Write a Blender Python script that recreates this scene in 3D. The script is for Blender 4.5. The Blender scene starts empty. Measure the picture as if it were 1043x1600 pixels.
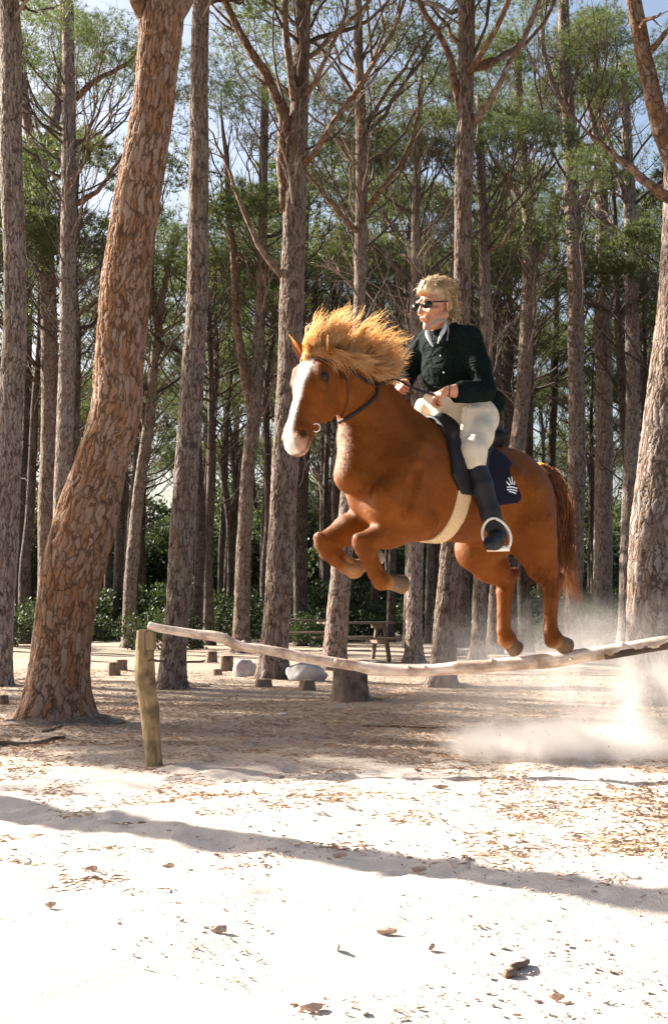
import bpy, math, random
import numpy as np
from mathutils import Vector

C = bpy.context.scene.collection
R = math.radians
rng = np.random.default_rng(7)

# ------------------------------------------------------------------ camera
F_PX = 2000.0
PITCH = math.atan(155 / F_PX)
CAMH = 1.0
cam = bpy.data.objects.new('camera', bpy.data.cameras.new('camera'))
C.objects.link(cam)
cam.location = (0, 0, CAMH)
cam.rotation_euler = (R(90) + PITCH, 0, 0)
cam.data.sensor_fit = 'VERTICAL'
cam.data.sensor_height = 36
cam.data.lens = 45.0
cam.data.clip_end = 2000
bpy.context.scene.camera = cam

# ------------------------------------------------------------------ world, sun, exposure
SUN_EL = 29.0
SUN_DIR = np.array([-0.866, 0.50])            # towards the sun, on the ground plane
sun_az = math.atan2(SUN_DIR[0], SUN_DIR[1])  # clockwise from +Y
w = bpy.data.worlds.new('World')
bpy.context.scene.world = w
w.use_nodes = True
nt = w.node_tree
bg = nt.nodes['Background']
sky = nt.nodes.new('ShaderNodeTexSky')
sky.sky_type = 'NISHITA'
sky.sun_disc = False
sky.sun_elevation = R(SUN_EL)
sky.sun_rotation = sun_az
sky.air_density = 1.0
sky.dust_density = 4.0
nt.links.new(sky.outputs[0], bg.inputs[0])
bg.inputs[1].default_value = 0.055
sun = bpy.data.objects.new('sun', bpy.data.lights.new('sun', 'SUN'))
C.objects.link(sun)
sun.data.energy = 5.0
sun.data.angle = R(0.53)
sun.data.color = (1.0, 0.94, 0.84)
sd = Vector((math.cos(R(SUN_EL)) * SUN_DIR[0], math.cos(R(SUN_EL)) * SUN_DIR[1], math.sin(R(SUN_EL))))
sun.rotation_euler = sd.to_track_quat('Z', 'Y').to_euler()
sun.location = (-10, 10, 20)
vs = bpy.context.scene.view_settings
bpy.context.scene.display_settings.display_device = 'sRGB'
vs.view_transform = 'Standard'
vs.look = 'None'
vs.exposure = 2.1
vs.gamma = 1
vs.use_curve_mapping = False
cy = bpy.context.scene.cycles
cy.max_bounces = 6
cy.diffuse_bounces = 3
cy.volume_bounces = 2
cy.transparent_max_bounces = 8
cy.volume_step_rate = 1.0
cy.volume_max_steps = 128

# ------------------------------------------------------------------ helpers: measuring
cp, sp_ = math.cos(PITCH), math.sin(PITCH)
CAM = np.array([0, 0, CAMH])
def ray(px, py):
    a = (px - 521.5) / F_PX; b = (800 - py) / F_PX
    return np.array([a, cp - b * sp_, sp_ + b * cp])
def at(px, py, Y):
    d = ray(px, py); return CAM + d * (Y / d[1])
def ground(px, py, z=0.0):
    d = ray(px, py); return CAM + d * ((z - CAMH) / d[2])
def ppm(Y):
    return F_PX / Y

# ------------------------------------------------------------------ helpers: objects
def tag(o, label=None, cat=None, group=None, kind=None):
    if label: o['label'] = label
    if cat: o['category'] = cat
    if group: o['group'] = group
    if kind: o['kind'] = kind
    return o
def empty(name, loc=(0, 0, 0), rz=0):
    o = bpy.data.objects.new(name, None); C.objects.link(o)
    o.location = Vector([float(v) for v in loc]); o.rotation_euler = (0, 0, rz); o.empty_display_size = .1
    return o
class MB:
    """collects verts / quads / tris (numpy) for one mesh"""
    def __init__(s): s.v = []; s.q = []; s.t = []; s.n = 0; s.a = []
    def add(s, v, q=None, t=None, attr=None):
        v = np.asarray(v, float); s.v.append(v)
        if q is not None and len(q): s.q.append(np.asarray(q, int) + s.n)
        if t is not None and len(t): s.t.append(np.asarray(t, int) + s.n)
        s.a.append(np.zeros((len(v), 3)) if attr is None else np.asarray(attr, float))
        s.n += len(v)
    def arrays(s):
        return (np.concatenate(s.v), np.concatenate(s.q) if s.q else np.zeros((0, 4), int),
                np.concatenate(s.t) if s.t else np.zeros((0, 3), int), np.concatenate(s.a))
    def mesh(s, name, mat, smooth=True, attr=None, off=None):
        V, Q, T, A = s.arrays()
        if off is not None: V = V - np.asarray(off)
        return mkmesh(name, V, Q, T, mat, smooth, A if attr else None, attr)
    def build(s, name, mat, parent=None, smooth=True, attr=None, off=None):
        return link(name, s.mesh(name, mat, smooth, attr, off), parent)
def mkmesh(name, V, Q, T, mat, smooth=True, A=None, attr=None):
    me = bpy.data.meshes.new(name)
    nq, ntr = len(Q), len(T)
    me.vertices.add(len(V)); me.vertices.foreach_set('co', np.ascontiguousarray(V, np.float32).ravel())
    me.loops.add(nq * 4 + ntr * 3)
    me.loops.foreach_set('vertex_index', np.concatenate([np.asarray(Q).ravel(), np.asarray(T).ravel()]).astype(np.int32))
    me.polygons.add(nq + ntr)
    st = np.concatenate([np.arange(nq) * 4, nq * 4 + np.arange(ntr) * 3]).astype(np.int32)
    me.polygons.foreach_set('loop_start', st)
    me.polygons.foreach_set('use_smooth', np.full(nq + ntr, smooth))
    me.update(calc_edges=True)
    if attr:
        at_ = me.attributes.new(attr, 'FLOAT_VECTOR', 'POINT'); at_.data.foreach_set('vector', np.ascontiguousarray(A, np.float32).ravel())
    if isinstance(mat, (list, tuple)):
        for m in mat: me.materials.append(m)
    elif mat: me.materials.append(mat)
    return me
def link(name, me, parent=None):
    o = bpy.data.objects.new(name, me); C.objects.link(o)
    if parent: o.parent = parent
    return o
def norm(v):
    v = np.asarray(v, float); return v / (np.linalg.norm(v, axis=-1, keepdims=True) + 1e-12)
def resample(P, n, extra=None):
    """Catmull-Rom-ish smooth resample of polyline; returns points (and radii)"""
    P = np.asarray(P, float); m = len(P)
    s = np.concatenate([[0], np.cumsum(np.linalg.norm(np.diff(P, axis=0), axis=1))]); s /= s[-1]
    u = np.linspace(0, 1, n)
    def cr(Y):
        Y = np.asarray(Y, float); one = Y.ndim == 1
        if one: Y = Y[:, None]
        M = np.gradient(Y, s, axis=0) if m > 2 else np.repeat((Y[1:] - Y[:-1]), 2, axis=0)
        i = np.clip(np.searchsorted(s, u, 'right') - 1, 0, m - 2)
        h = (s[i + 1] - s[i])[:, None]; t = ((u - s[i]) / h[:, 0])[:, None]
        r = (2*t**3-3*t**2+1)*Y[i] + (t**3-2*t**2+t)*h*M[i] + (-2*t**3+3*t**2)*Y[i+1] + (t**3-t**2)*h*M[i+1]
        return r[:, 0] if one else r
    if extra is None: return cr(P)
    return cr(P), np.maximum(cr(extra), 1e-4)
def frames(P):
    T = norm(np.gradient(P, axis=0))
    ref = np.array([0, 1.0, 0]) if abs(T[0][1]) < .9 else np.array([1.0, 0, 0])
    N = np.zeros_like(P); n = ref - T[0] * (ref @ T[0]); n /= np.linalg.norm(n); N[0] = n
    for i in range(1, len(P)):
        n = n - T[i] * (n @ T[i]); n /= np.linalg.norm(n); N[i] = n
    return T, N, np.cross(T, N)
def tube(mb, P, r, sides=6, cap=True, flat=1.0, prof=None, attr=False, nref=None):
    P = np.asarray(P, float); r = np.broadcast_to(np.asarray(r, float), (len(P),))
    T, N, B = frames(P)
    if nref is not None:
        nr = np.broadcast_to(np.asarray(nref, float), P.shape)
        N = norm(nr - T * np.sum(nr * T, 1, keepdims=True)); B = np.cross(T, N)
    th = np.linspace(0, 2 * math.pi, sides, endpoint=False)
    rr = r[:, None] * np.ones(sides)
    if prof is not None: rr = rr * prof
    V = P[:, None] + (N[:, None] * np.cos(th)[None, :, None] * flat + B[:, None] * np.sin(th)[None, :, None]) * rr[..., None]
    n = len(P)
    i = np.arange(n - 1)[:, None] * sides; j = np.arange(sides)[None]; j2 = (j + 1) % sides
    q = np.stack([i + j, i + j2, i + sides + j2, i + sides + j], -1).reshape(-1, 4)
    A = None
    if attr:
        s = np.concatenate([[0], np.cumsum(np.linalg.norm(np.diff(P, axis=0), axis=1))])
        rm = r.mean()
        A = np.stack([np.cos(th)[None] * rm + 0 * s[:, None], np.sin(th)[None] * rm + 0 * s[:, None], s[:, None] + 0 * th[None]], -1).reshape(-1, 3)
    V = V.reshape(-1, 3); t = []
    if cap:
        V = np.concatenate([V, P[:1], P[-1:]])
        if attr: A = np.concatenate([A, [[0, 0, 0]], [[0, 0, s[-1]]]])
        a, b = n * sides, n * sides + 1
        jj = np.arange(sides); t = np.concatenate([np.stack([np.full(sides, a), (jj + 1) % sides, jj], 1),
                                                   np.stack([np.full(sides, b), (n - 1) * sides + jj, (n - 1) * sides + (jj + 1) % sides], 1)])
    mb.add(V, q, t, A)
def box(mb, c, size, rot=None, bev=0.0):
    x, y, z = [v / 2 for v in size]
    if bev <= 0:
        V = np.array([[sx * x, sy * y, sz * z] for sx in (-1, 1) for sy in (-1, 1) for sz in (-1, 1)])
        q = [[0, 1, 3, 2], [4, 6, 7, 5], [0, 4, 5, 1], [2, 3, 7, 6], [0, 2, 6, 4], [1, 5, 7, 3]]
        t = None
    else:
        V = []; 
        for (sx, sy, sz) in [(-1,-1,-1),(-1,-1,1),(-1,1,-1),(-1,1,1),(1,-1,-1),(1,-1,1),(1,1,-1),(1,1,1)]:
            V += [[sx * x, sy * (y - bev), sz * (z - bev)], [sx * (x - bev), sy * y, sz * (z - bev)], [sx * (x - bev), sy * (y - bev), sz * z]]
        V = np.array(V)
        I = lambda k, a: k * 3 + a
        q = [[I(0,0),I(1,0),I(3,0),I(2,0)],[I(4,0),I(6,0),I(7,0),I(5,0)],[I(0,1),I(4,1),I(5,1),I(1,1)],[I(2,1),I(3,1),I(7,1),I(6,1)],
             [I(0,2),I(2,2),I(6,2),I(4,2)],[I(1,2),I(5,2),I(7,2),I(3,2)]]
        for a, b, c0, c1 in [(0,1,0,1),(2,3,0,1),(4,5,0,1),(6,7,0,1)]: q.append([I(a,0),I(a,1),I(b,1),I(b,0)])
        for a, b in [(0,2),(1,3),(4,6),(5,7)]: q.append([I(a,0),I(b,0),I(b,2),I(a,2)])
        for a, b in [(0,4),(1,5),(2,6),(3,7)]: q.append([I(a,1),I(a,2),I(b,2),I(b,1)])
        t = [[I(k,0),I(k,1),I(k,2)] for k in range(8)]
    if rot is not None: V = V @ np.asarray(rot).T
    mb.add(V + np.asarray(c), q, t)
def rotm(ax, ay, az):
    cx, sx, cy_, sy, cz, sz = math.cos(ax), math.sin(ax), math.cos(ay), math.sin(ay), math.cos(az), math.sin(az)
    X = np.array([[1,0,0],[0,cx,-sx],[0,sx,cx]]); Y = np.array([[cy_,0,sy],[0,1,0],[-sy,0,cy_]]); Z = np.array([[cz,-sz,0],[sz,cz,0],[0,0,1]])
    return Z @ Y @ X
def vnoise(P, seed=0, f=1.0):
    """cheap smooth value noise on Nx3 (trilinear, hashed)"""
    P = np.asarray(P, float) * f + seed * 17.31
    i = np.floor(P).astype(np.int64); u = P - i; u = u * u * (3 - 2 * u)
    def hsh(x, y, z):
        h = (x * 374761393 + y * 668265263 + z * 2147483647 + seed * 1274126177) & 0xffffffff
        h = ((h ^ (h >> 13)) * 1274126177) & 0xffffffff
        return ((h ^ (h >> 16)) & 0xffff) / 32767.5 - 1
    r = 0
    for dx in (0, 1):
        for dy in (0, 1):
            for dz in (0, 1):
                wgt = (u[..., 0] if dx else 1 - u[..., 0]) * (u[..., 1] if dy else 1 - u[..., 1]) * (u[..., 2] if dz else 1 - u[..., 2])
                r = r + wgt * hsh(i[..., 0] + dx, i[..., 1] + dy, i[..., 2] + dz)
    return r

# ------------------------------------------------------------------ helpers: materials
def newmat(name, rough=0.8):
    m = bpy.data.materials.new(name); m.use_nodes = True
    t = m.node_tree; b = t.nodes['Principled BSDF']; b.inputs['Roughness'].default_value = rough
    b.inputs['Specular IOR Level'].default_value = 0.3
    return m, t, b
def N(t, typ, **kw):
    n = t.nodes.new(typ)
    for k, v in kw.items():
        if k in n.inputs: n.inputs[k].default_value = v
        else: setattr(n, k, v)
    return n
def L(t, a, b): t.links.new(a, b)
def ramp(t, fac, stops, interp='LINEAR'):
    n = t.nodes.new('ShaderNodeValToRGB'); n.color_ramp.interpolation = interp
    el = n.color_ramp.elements
    while len(el) < len(stops): el.new(0.5)
    for e, (p, c) in zip(el, stops):
        e.position = p; e.color = (*c, 1) if len(c) == 3 else c
    L(t, fac, n.inputs[0]); return n.outputs[0]
def mix(t, fac, a, b, blend='MIX'):
    n = t.nodes.new('ShaderNodeMix'); n.data_type = 'RGBA'; n.blend_type = blend
    for s, v in ((n.inputs[0], fac), (n.inputs[6], a), (n.inputs[7], b)):
        if hasattr(v, 'is_linked') or isinstance(v, bpy.types.NodeSocket): L(t, v, s)
        else: s.default_value = v if not isinstance(v, tuple) or len(v) == 4 else (*v, 1)
    return n.outputs[2]
def math_(t, op, a, b=0.0, clamp=False):
    n = t.nodes.new('ShaderNodeMath'); n.operation = op; n.use_clamp = clamp
    for s, v in ((n.inputs[0], a), (n.inputs[1], b)):
        if isinstance(v, bpy.types.NodeSocket): L(t, v, s)
        else: s.default_value = v
    return n.outputs[0]
def objco(t, scale=None, src='Object'):
    c = t.nodes.new('ShaderNodeTexCoord').outputs[src]
    if scale is not None:
        m = t.nodes.new('ShaderNodeMapping'); m.inputs['Scale'].default_value = scale if isinstance(scale, tuple) else (scale,) * 3
        L(t, c, m.inputs[0]); c = m.outputs[0]
    return c
def noise(t, co, scale, detail=4, rough=0.55, out=0, dist=0.0):
    n = N(t, 'ShaderNodeTexNoise', Scale=scale, Detail=detail, Roughness=rough, Distortion=dist)
    L(t, co, n.inputs['Vector']); return n.outputs[out]
def bump(t, b, h, strength=0.5, dist=0.01):
    n = N(t, 'ShaderNodeBump', Strength=strength, Distance=dist); L(t, h, n.inputs['Height']); L(t, n.outputs[0], b.inputs['Normal']); return n
def simple(name, col, rough=.7, var=0.25, sc=20, bumpd=0.002, sheen=0, **kw):
    m, t, b = newmat(name, rough)
    co = objco(t)
    f = noise(t, co, sc, 5)
    c2 = tuple(min(1, v * (1 + var)) for v in col); c1 = tuple(v * (1 - var) for v in col)
    L(t, ramp(t, f, [(0.3, c1), (0.7, c2)]), b.inputs['Base Color'])
    if bumpd: bump(t, b, noise(t, co, sc * 3, 4), 0.6, bumpd)
    if sheen: b.inputs['Sheen Weight'].default_value = sheen
    for k, v in kw.items(): b.inputs[k.replace('_', ' ')].default_value = v
    return m

def bark_material(name, plate_a, plate_b, crack, grey, greyamt, disp, plate=0.075, elong=3.2, crackw=.09, crackmod=.35):
    m, t, b = newmat(name, 0.9)
    b.inputs['Specular IOR Level'].default_value = 0.15
    a = N(t, 'ShaderNodeAttribute', attribute_name='bark').outputs['Vector']
    # warp
    wn = noise(t, a, 2.6 / 1, 4, .6, out=1)
    sub = N(t, 'ShaderNodeVectorMath', operation='SUBTRACT'); L(t, wn, sub.inputs[0]); sub.inputs[1].default_value = (.5, .5, .5)
    scl = N(t, 'ShaderNodeVectorMath', operation='SCALE'); L(t, sub.outputs[0], scl.inputs[0]); scl.inputs['Scale'].default_value = 0.13
    wn2 = noise(t, a, 17, 3, .6, out=1)
    sub2 = N(t, 'ShaderNodeVectorMath', operation='SUBTRACT'); L(t, wn2, sub2.inputs[0]); sub2.inputs[1].default_value = (.5, .5, .5)
    scl2 = N(t, 'ShaderNodeVectorMath', operation='SCALE'); L(t, sub2.outputs[0], scl2.inputs[0]); scl2.inputs['Scale'].default_value = 0.03
    ad = N(t, 'ShaderNodeVectorMath', operation='ADD'); L(t, a, ad.inputs[0]); L(t, scl.outputs[0], ad.inputs[1])
    ad2 = N(t, 'ShaderNodeVectorMath', operation='ADD'); L(t, ad.outputs[0], ad2.inputs[0]); L(t, scl2.outputs[0], ad2.inputs[1])
    mp = N(t, 'ShaderNodeMapping'); mp.inputs['Scale'].default_value = (1 / plate, 1 / plate, 1 / (plate * elong)); L(t, ad2.outputs[0], mp.inputs[0])
    ve = N(t, 'ShaderNodeTexVoronoi', feature='DISTANCE_TO_EDGE', Scale=1.0); L(t, mp.outputs[0], ve.inputs['Vector'])
    vc = N(t, 'ShaderNodeTexVoronoi', feature='F1', Scale=1.0); L(t, mp.outputs[0], vc.inputs['Vector'])
    edge = math_(t, 'MULTIPLY', ve.outputs['Distance'], 1.0)
    bw = N(t, 'ShaderNodeSeparateColor'); L(t, vc.outputs['Color'], bw.inputs[0])
    mpf = N(t, 'ShaderNodeMapping'); mpf.inputs['Scale'].default_value = (1, 1, .35); L(t, ad.outputs[0], mpf.inputs[0])
    fine = noise(t, mpf.outputs[0], 60, 5, .65)
    big = noise(t, a, 1.1, 3)
    col = mix(t, bw.outputs[0], plate_a, plate_b)
    col = mix(t, math_(t, 'MULTIPLY', ramp(t, fine, [(.35, (0, 0, 0)), (.7, (1, 1, 1))]), .55), col, tuple(v * .55 for v in plate_a))
    gm = math_(t, 'ADD', math_(t, 'MULTIPLY', bw.outputs[1], .6), math_(t, 'MULTIPLY', big, .8))
    gm = ramp(t, gm, [(.75 - greyamt, (0, 0, 0)), (1.05 - greyamt, (1, 1, 1))])
    col = mix(t, math_(t, 'MULTIPLY', gm, .6), col, grey)
    flk = noise(t, mpf.outputs[0], 24, 4, .6)
    col = mix(t, ramp(t, flk, [(.40, (0, 0, 0)), (.47, (1, 1, 1))]), tuple(v * .62 for v in plate_b), col)
    wv = noise(t, a, 6, 3)
    edge = math_(t, 'ADD', edge, math_(t, 'MULTIPLY', math_(t, 'SUBTRACT', wv, .45), crackmod))
    ck = ramp(t, edge, [(0.01, (0, 0, 0)), (crackw, (1, 1, 1))])
    col = mix(t, math_(t, 'ADD', math_(t, 'MULTIPLY', ck, .85), .15), crack, col)
    oi = N(t, 'ShaderNodeObjectInfo').outputs['Random']; lv = N(t, 'ShaderNodeHueSaturation'); L(t, col, lv.inputs['Color']); L(t, math_(t, 'ADD', math_(t, 'MULTIPLY', oi, .45), .76), lv.inputs['Value']); L(t, math_(t, 'ADD', math_(t, 'MULTIPLY', oi, -.35), 1.1), lv.inputs['Saturation'])
    col = lv.outputs[0]
    L(t, col, b.inputs['Base Color'])
    hgt = ramp(t, edge, [(0.0, (0, 0, 0)), (0.1, (.62, .62, .62)), (0.35, (1, 1, 1))])
    hh = math_(t, 'ADD', math_(t, 'MULTIPLY', hgt, math_(t, 'ADD', math_(t, 'MULTIPLY', bw.outputs[2], .5), .6)), math_(t, 'MULTIPLY', fine, .35))
    if disp:
        dn = N(t, 'ShaderNodeDisplacement', Midlevel=1.15, Scale=disp); L(t, hh, dn.inputs['Height'])
        L(t, dn.outputs[0], t.nodes['Material Output'].inputs['Displacement'])
        m.displacement_method = 'BOTH'
    else:
        bump(t, b, hh, 1.0, 0.02)
    return m
M = {}
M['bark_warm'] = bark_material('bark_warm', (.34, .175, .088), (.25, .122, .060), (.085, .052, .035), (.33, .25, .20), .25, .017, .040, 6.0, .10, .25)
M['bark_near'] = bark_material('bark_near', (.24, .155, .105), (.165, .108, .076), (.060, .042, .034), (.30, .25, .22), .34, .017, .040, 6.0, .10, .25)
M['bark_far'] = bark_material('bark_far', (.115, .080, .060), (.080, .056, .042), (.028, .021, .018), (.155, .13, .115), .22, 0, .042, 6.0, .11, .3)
M['bark_top'] = bark_material('bark_top', (.25, .135, .075), (.17, .095, .055), (.09, .055, .035), (.28, .22, .18), .15, 0, .05, 2.5, .07, .3)
M['branch'] = simple('branch_bark', (.068, .048, .038), .9, .35, 9, .004)
M['deadwood'] = simple('dead_branch', (.22, .165, .125), .9, .3, 12, .004)
def needles_mat(name, c1, c2, trans=.35):
    m, t, b = newmat(name, .55)
    co = objco(t)
    f = noise(t, co, 1.3, 3); f2 = noise(t, co, 9, 2)
    L(t, ramp(t, math_(t, 'ADD', math_(t, 'MULTIPLY', f, .6), math_(t, 'MULTIPLY', f2, .4)), [(.36, c1), (.62, c2)]), b.inputs['Base Color'])
    tr = N(t, 'ShaderNodeBsdfTranslucent'); tr.inputs[0].default_value = (c2[0] * 1.5, c2[1] * 1.6, c2[2] * .8, 1)
    mx = N(t, 'ShaderNodeMixShader'); mx.inputs[0].default_value = trans
    L(t, b.outputs[0], mx.inputs[1]); L(t, tr.outputs[0], mx.inputs[2]); L(t, mx.outputs[0], t.nodes['Material Output'].inputs[0])
    return m
M['needles'] = needles_mat('pine_needles', (.030, .043, .020), (.076, .090, .042), .45)
M['shrub'] = needles_mat('shrub_leaves', (.014, .023, .012), (.034, .050, .024), .3)
M['belt'] = needles_mat('evergreen_leaves', (.030, .044, .026), (.066, .082, .048), .3)

# ================================================================== GROUND
_h = np.random.default_rng(17)
HOOFPRINTS = [(_h.uniform(-1.3, 1.7) , _h.uniform(3.6, 8.4), _h.uniform(2.8, 4.2)) for _ in range(16)]
def ground_z(x, y):
    P = np.stack([x, y, np.zeros_like(x)], -1)
    d = np.sqrt(x * x + y * y)
    z = .035 * vnoise(P, 1, .45) + .018 * vnoise(P, 2, 1.7)
    near = np.clip((16 - d) / 8, 0, 1)
    z = z + near * (.020 * vnoise(P, 3, 4.0) + .010 * vnoise(P, 4, 12.0) + .004 * vnoise(P, 5, 31.0))
    for hx, hy, ha in HOOFPRINTS:
        near_ = (np.abs(x - hx) < .3) & (np.abs(y - hy) < .3)
        if not near_.any(): continue
        dx, dy = x[near_] - hx, y[near_] - hy; u_ = dx * math.cos(ha) + dy * math.sin(ha); v_ = -dx * math.sin(ha) + dy * math.cos(ha)
        q_ = np.sqrt((u_ / .085) ** 2 + (v_ / .07) ** 2)
        z[near_] += -.018 * np.clip(1.2 - q_, 0, 1) + .008 * np.exp(-((q_ - 1.35) / .28) ** 2)
    return z
def build_ground():
    m, t, b = newmat('sandy_ground', .95)
    b.inputs['Specular IOR Level'].default_value = .1
    co = objco(t)
    sx = N(t, 'ShaderNodeSeparateXYZ'); L(t, co, sx.inputs[0])
    big = noise(t, co, .55, 5, .6); mid = noise(t, co, 2.6, 5, .65); fine = noise(t, co, 38, 6, .7); grain = noise(t, co, 160, 3, .7)
    # litter grows more with distance behind the sandy jump track, and towards the right foreground
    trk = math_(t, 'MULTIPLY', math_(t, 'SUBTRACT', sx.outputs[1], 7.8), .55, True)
    xr = math_(t, 'MULTIPLY', math_(t, 'SUBTRACT', sx.outputs[0], .1), .3, True)
    base = math_(t, 'ADD', math_(t, 'MULTIPLY', trk, .36), math_(t, 'MULTIPLY', xr, .07))
    lit = math_(t, 'ADD', math_(t, 'ADD', math_(t, 'MULTIPLY', big, .5), math_(t, 'MULTIPLY', mid, .5)), base)
    mask = ramp(t, lit, [(.55, (0, 0, 0)), (.74, (1, 1, 1))])
    brk = ramp(t, fine, [(.42, (0, 0, 0)), (.58, (1, 1, 1))])
    mask = math_(t, 'MULTIPLY', mask, brk)
    sand = mix(t, ramp(t, mid, [(.3, (0, 0, 0)), (.7, (1, 1, 1))]), (.58, .50, .43), (.70, .62, .55))
    sand = mix(t, math_(t, 'MULTIPLY', ramp(t, grain, [(.4, (1, 1, 1)), (.6, (0, 0, 0))]), .25), sand, (.40, .34, .28))
    sand = mix(t, math_(t, 'MULTIPLY', trk, .70), sand, (.30, .24, .185))  # sand itself mixed darker and browner behind the jump track
    litc = mix(t, noise(t, co, 70, 4), (.15, .095, .06), (.36, .25, .17))
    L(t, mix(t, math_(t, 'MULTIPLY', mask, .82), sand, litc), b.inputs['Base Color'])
    hh = math_(t, 'ADD', math_(t, 'MULTIPLY', fine, .6), math_(t, 'MULTIPLY', grain, .25))
    bump(t, b, hh, .9, .03)
    # one sheet: fine rows near the camera, growing to the horizon
    ys = np.concatenate([np.arange(-6, 2.4, .3), np.arange(2.4, 12, .03), 12 * 1.012 ** np.arange(0, 120), 12 * 1.012 ** 120 * 1.25 ** np.arange(1, 17)])
    xs0 = np.concatenate([-np.geomspace(3.6, 60, 40)[::-1], np.linspace(-3.5, 3.5, 236), np.geomspace(3.6, 60, 40)])
    Xn = xs0[None, :] * np.maximum(1, ys / 11)[:, None]; Yn = np.repeat(ys[:, None], len(xs0), 1)
    Z = ground_z(Xn.ravel(), Yn.ravel())
    V = np.stack([Xn.ravel(), Yn.ravel(), Z], 1)
    n, k = Xn.shape
    i = (np.arange(n - 1)[:, None] * k + np.arange(k - 1)[None]).ravel()
    Q = np.stack([i, i + 1, i + k + 1, i + k], 1)
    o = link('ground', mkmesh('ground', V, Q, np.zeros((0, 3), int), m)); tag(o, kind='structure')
    return o
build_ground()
def gz(x, y): return float(ground_z(np.array([float(x)]), np.array([float(y)]))[0])

# ================================================================== TREES
def crown_mesh(name, Rr, H, nclump, ntuft, nl, nw, seed, mat='needles', nneed=9):
    """umbrella crown: tufts of needle blades gathered in flattened clumps, centred on z=0 (underside)"""
    g = np.random.default_rng(seed)
    cents = []
    while len(cents) < nclump:
        r = Rr * math.sqrt(g.uniform(0.0, 1)); a = g.uniform(0, 2 * math.pi)
        lob = 1 + .22 * math.sin(a * 3 + seed) + .12 * math.sin(a * 5 + seed * 2)
        z = H * (1 - (r / Rr) ** 2) * g.uniform(.35, 1.0) + g.uniform(-.25, .25)
        cents.append((r * math.cos(a) * lob, r * math.sin(a) * lob, z))
    cents = np.array(cents)
    sizes = g.uniform(.35, .85, nclump)
    n = nclump * ntuft
    ci = np.repeat(np.arange(nclump), ntuft)
    d = norm(g.normal(size=(n, 3))); rad = g.uniform(.25, 1, n) ** .5
    pos = cents[ci] + d * (rad * sizes[ci])[:, None] * np.array([1, 1, .48])
    up = norm(d * .7 + g.normal(size=(n, 3)) * .5 + [0, 0, .75])
    # needles
    dn = norm(up[:, None] + g.normal(size=(n, nneed, 3)) * .75)
    ln = nl * g.uniform(.7, 1.15, (n, nneed, 1))
    side = norm(np.cross(dn, g.normal(size=(n, nneed, 3))))
    p0 = pos[:, None] + side * nw * .5; p1 = pos[:, None] - side * nw * .5; p2 = pos[:, None] + dn * ln
    V = np.stack([p0, p1, p2], 2).reshape(-1, 3)
    T = np.arange(len(V)).reshape(-1, 3)
    return mkmesh(name, V, np.zeros((0, 4), int), T, M[mat], False), cents
CROWNS = [crown_mesh('crown', 2.7, 1.3, 38, 92, .15, .0095, s) for s in (11, 12, 13, 14, 15)]
FARCROWNS = [crown_mesh('crown', 2.7, 1.4, 38, 48, .22, .019, s) for s in (21, 22, 23, 24)]

def crooked(g, p0, dirv, length, n=7, wob=.13, up=.25):
    P = [np.asarray(p0, float)]; d = norm(dirv)
    for i in range(n):
        d = norm(d + g.normal(size=3) * wob + np.array([0, 0, up / n]))
        P.append(P[-1] + d * length / n)
    return np.array(P)
def add_branch(mb, g, p0, dirv, length, r0, depth=0, sides=5, up=.5, wob=.13, kids=4, tipr=.25):
    P = crooked(g, p0, dirv, length, 7 if depth == 0 else 5, wob, up)
    rr = np.linspace(r0, r0 * tipr, len(P))
    tube(mb, P, rr, sides if depth == 0 else 4, attr=True)
    if depth < 2:
        for k in range(kids):
            f = g.uniform(.25, .95); i = min(int(f * (len(P) - 1)), len(P) - 2)
            q = P[i] + (P[i + 1] - P[i]) * (f * (len(P) - 1) - i)
            dd = norm(P[i + 1] - P[i]); sd_ = norm(np.cross(dd, g.normal(size=3)))
            add_branch(mb, g, q, dd * .75 + sd_ * .75 + [0, 0, .12], length * (1 - f * .5) * g.uniform(.3, .55), max(.004, r0 * (1 - f * .6) * .5), depth + 1, 4, up * .6, wob, max(1, kids - 2), .3)
    return P
tree_count = 0
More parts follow.
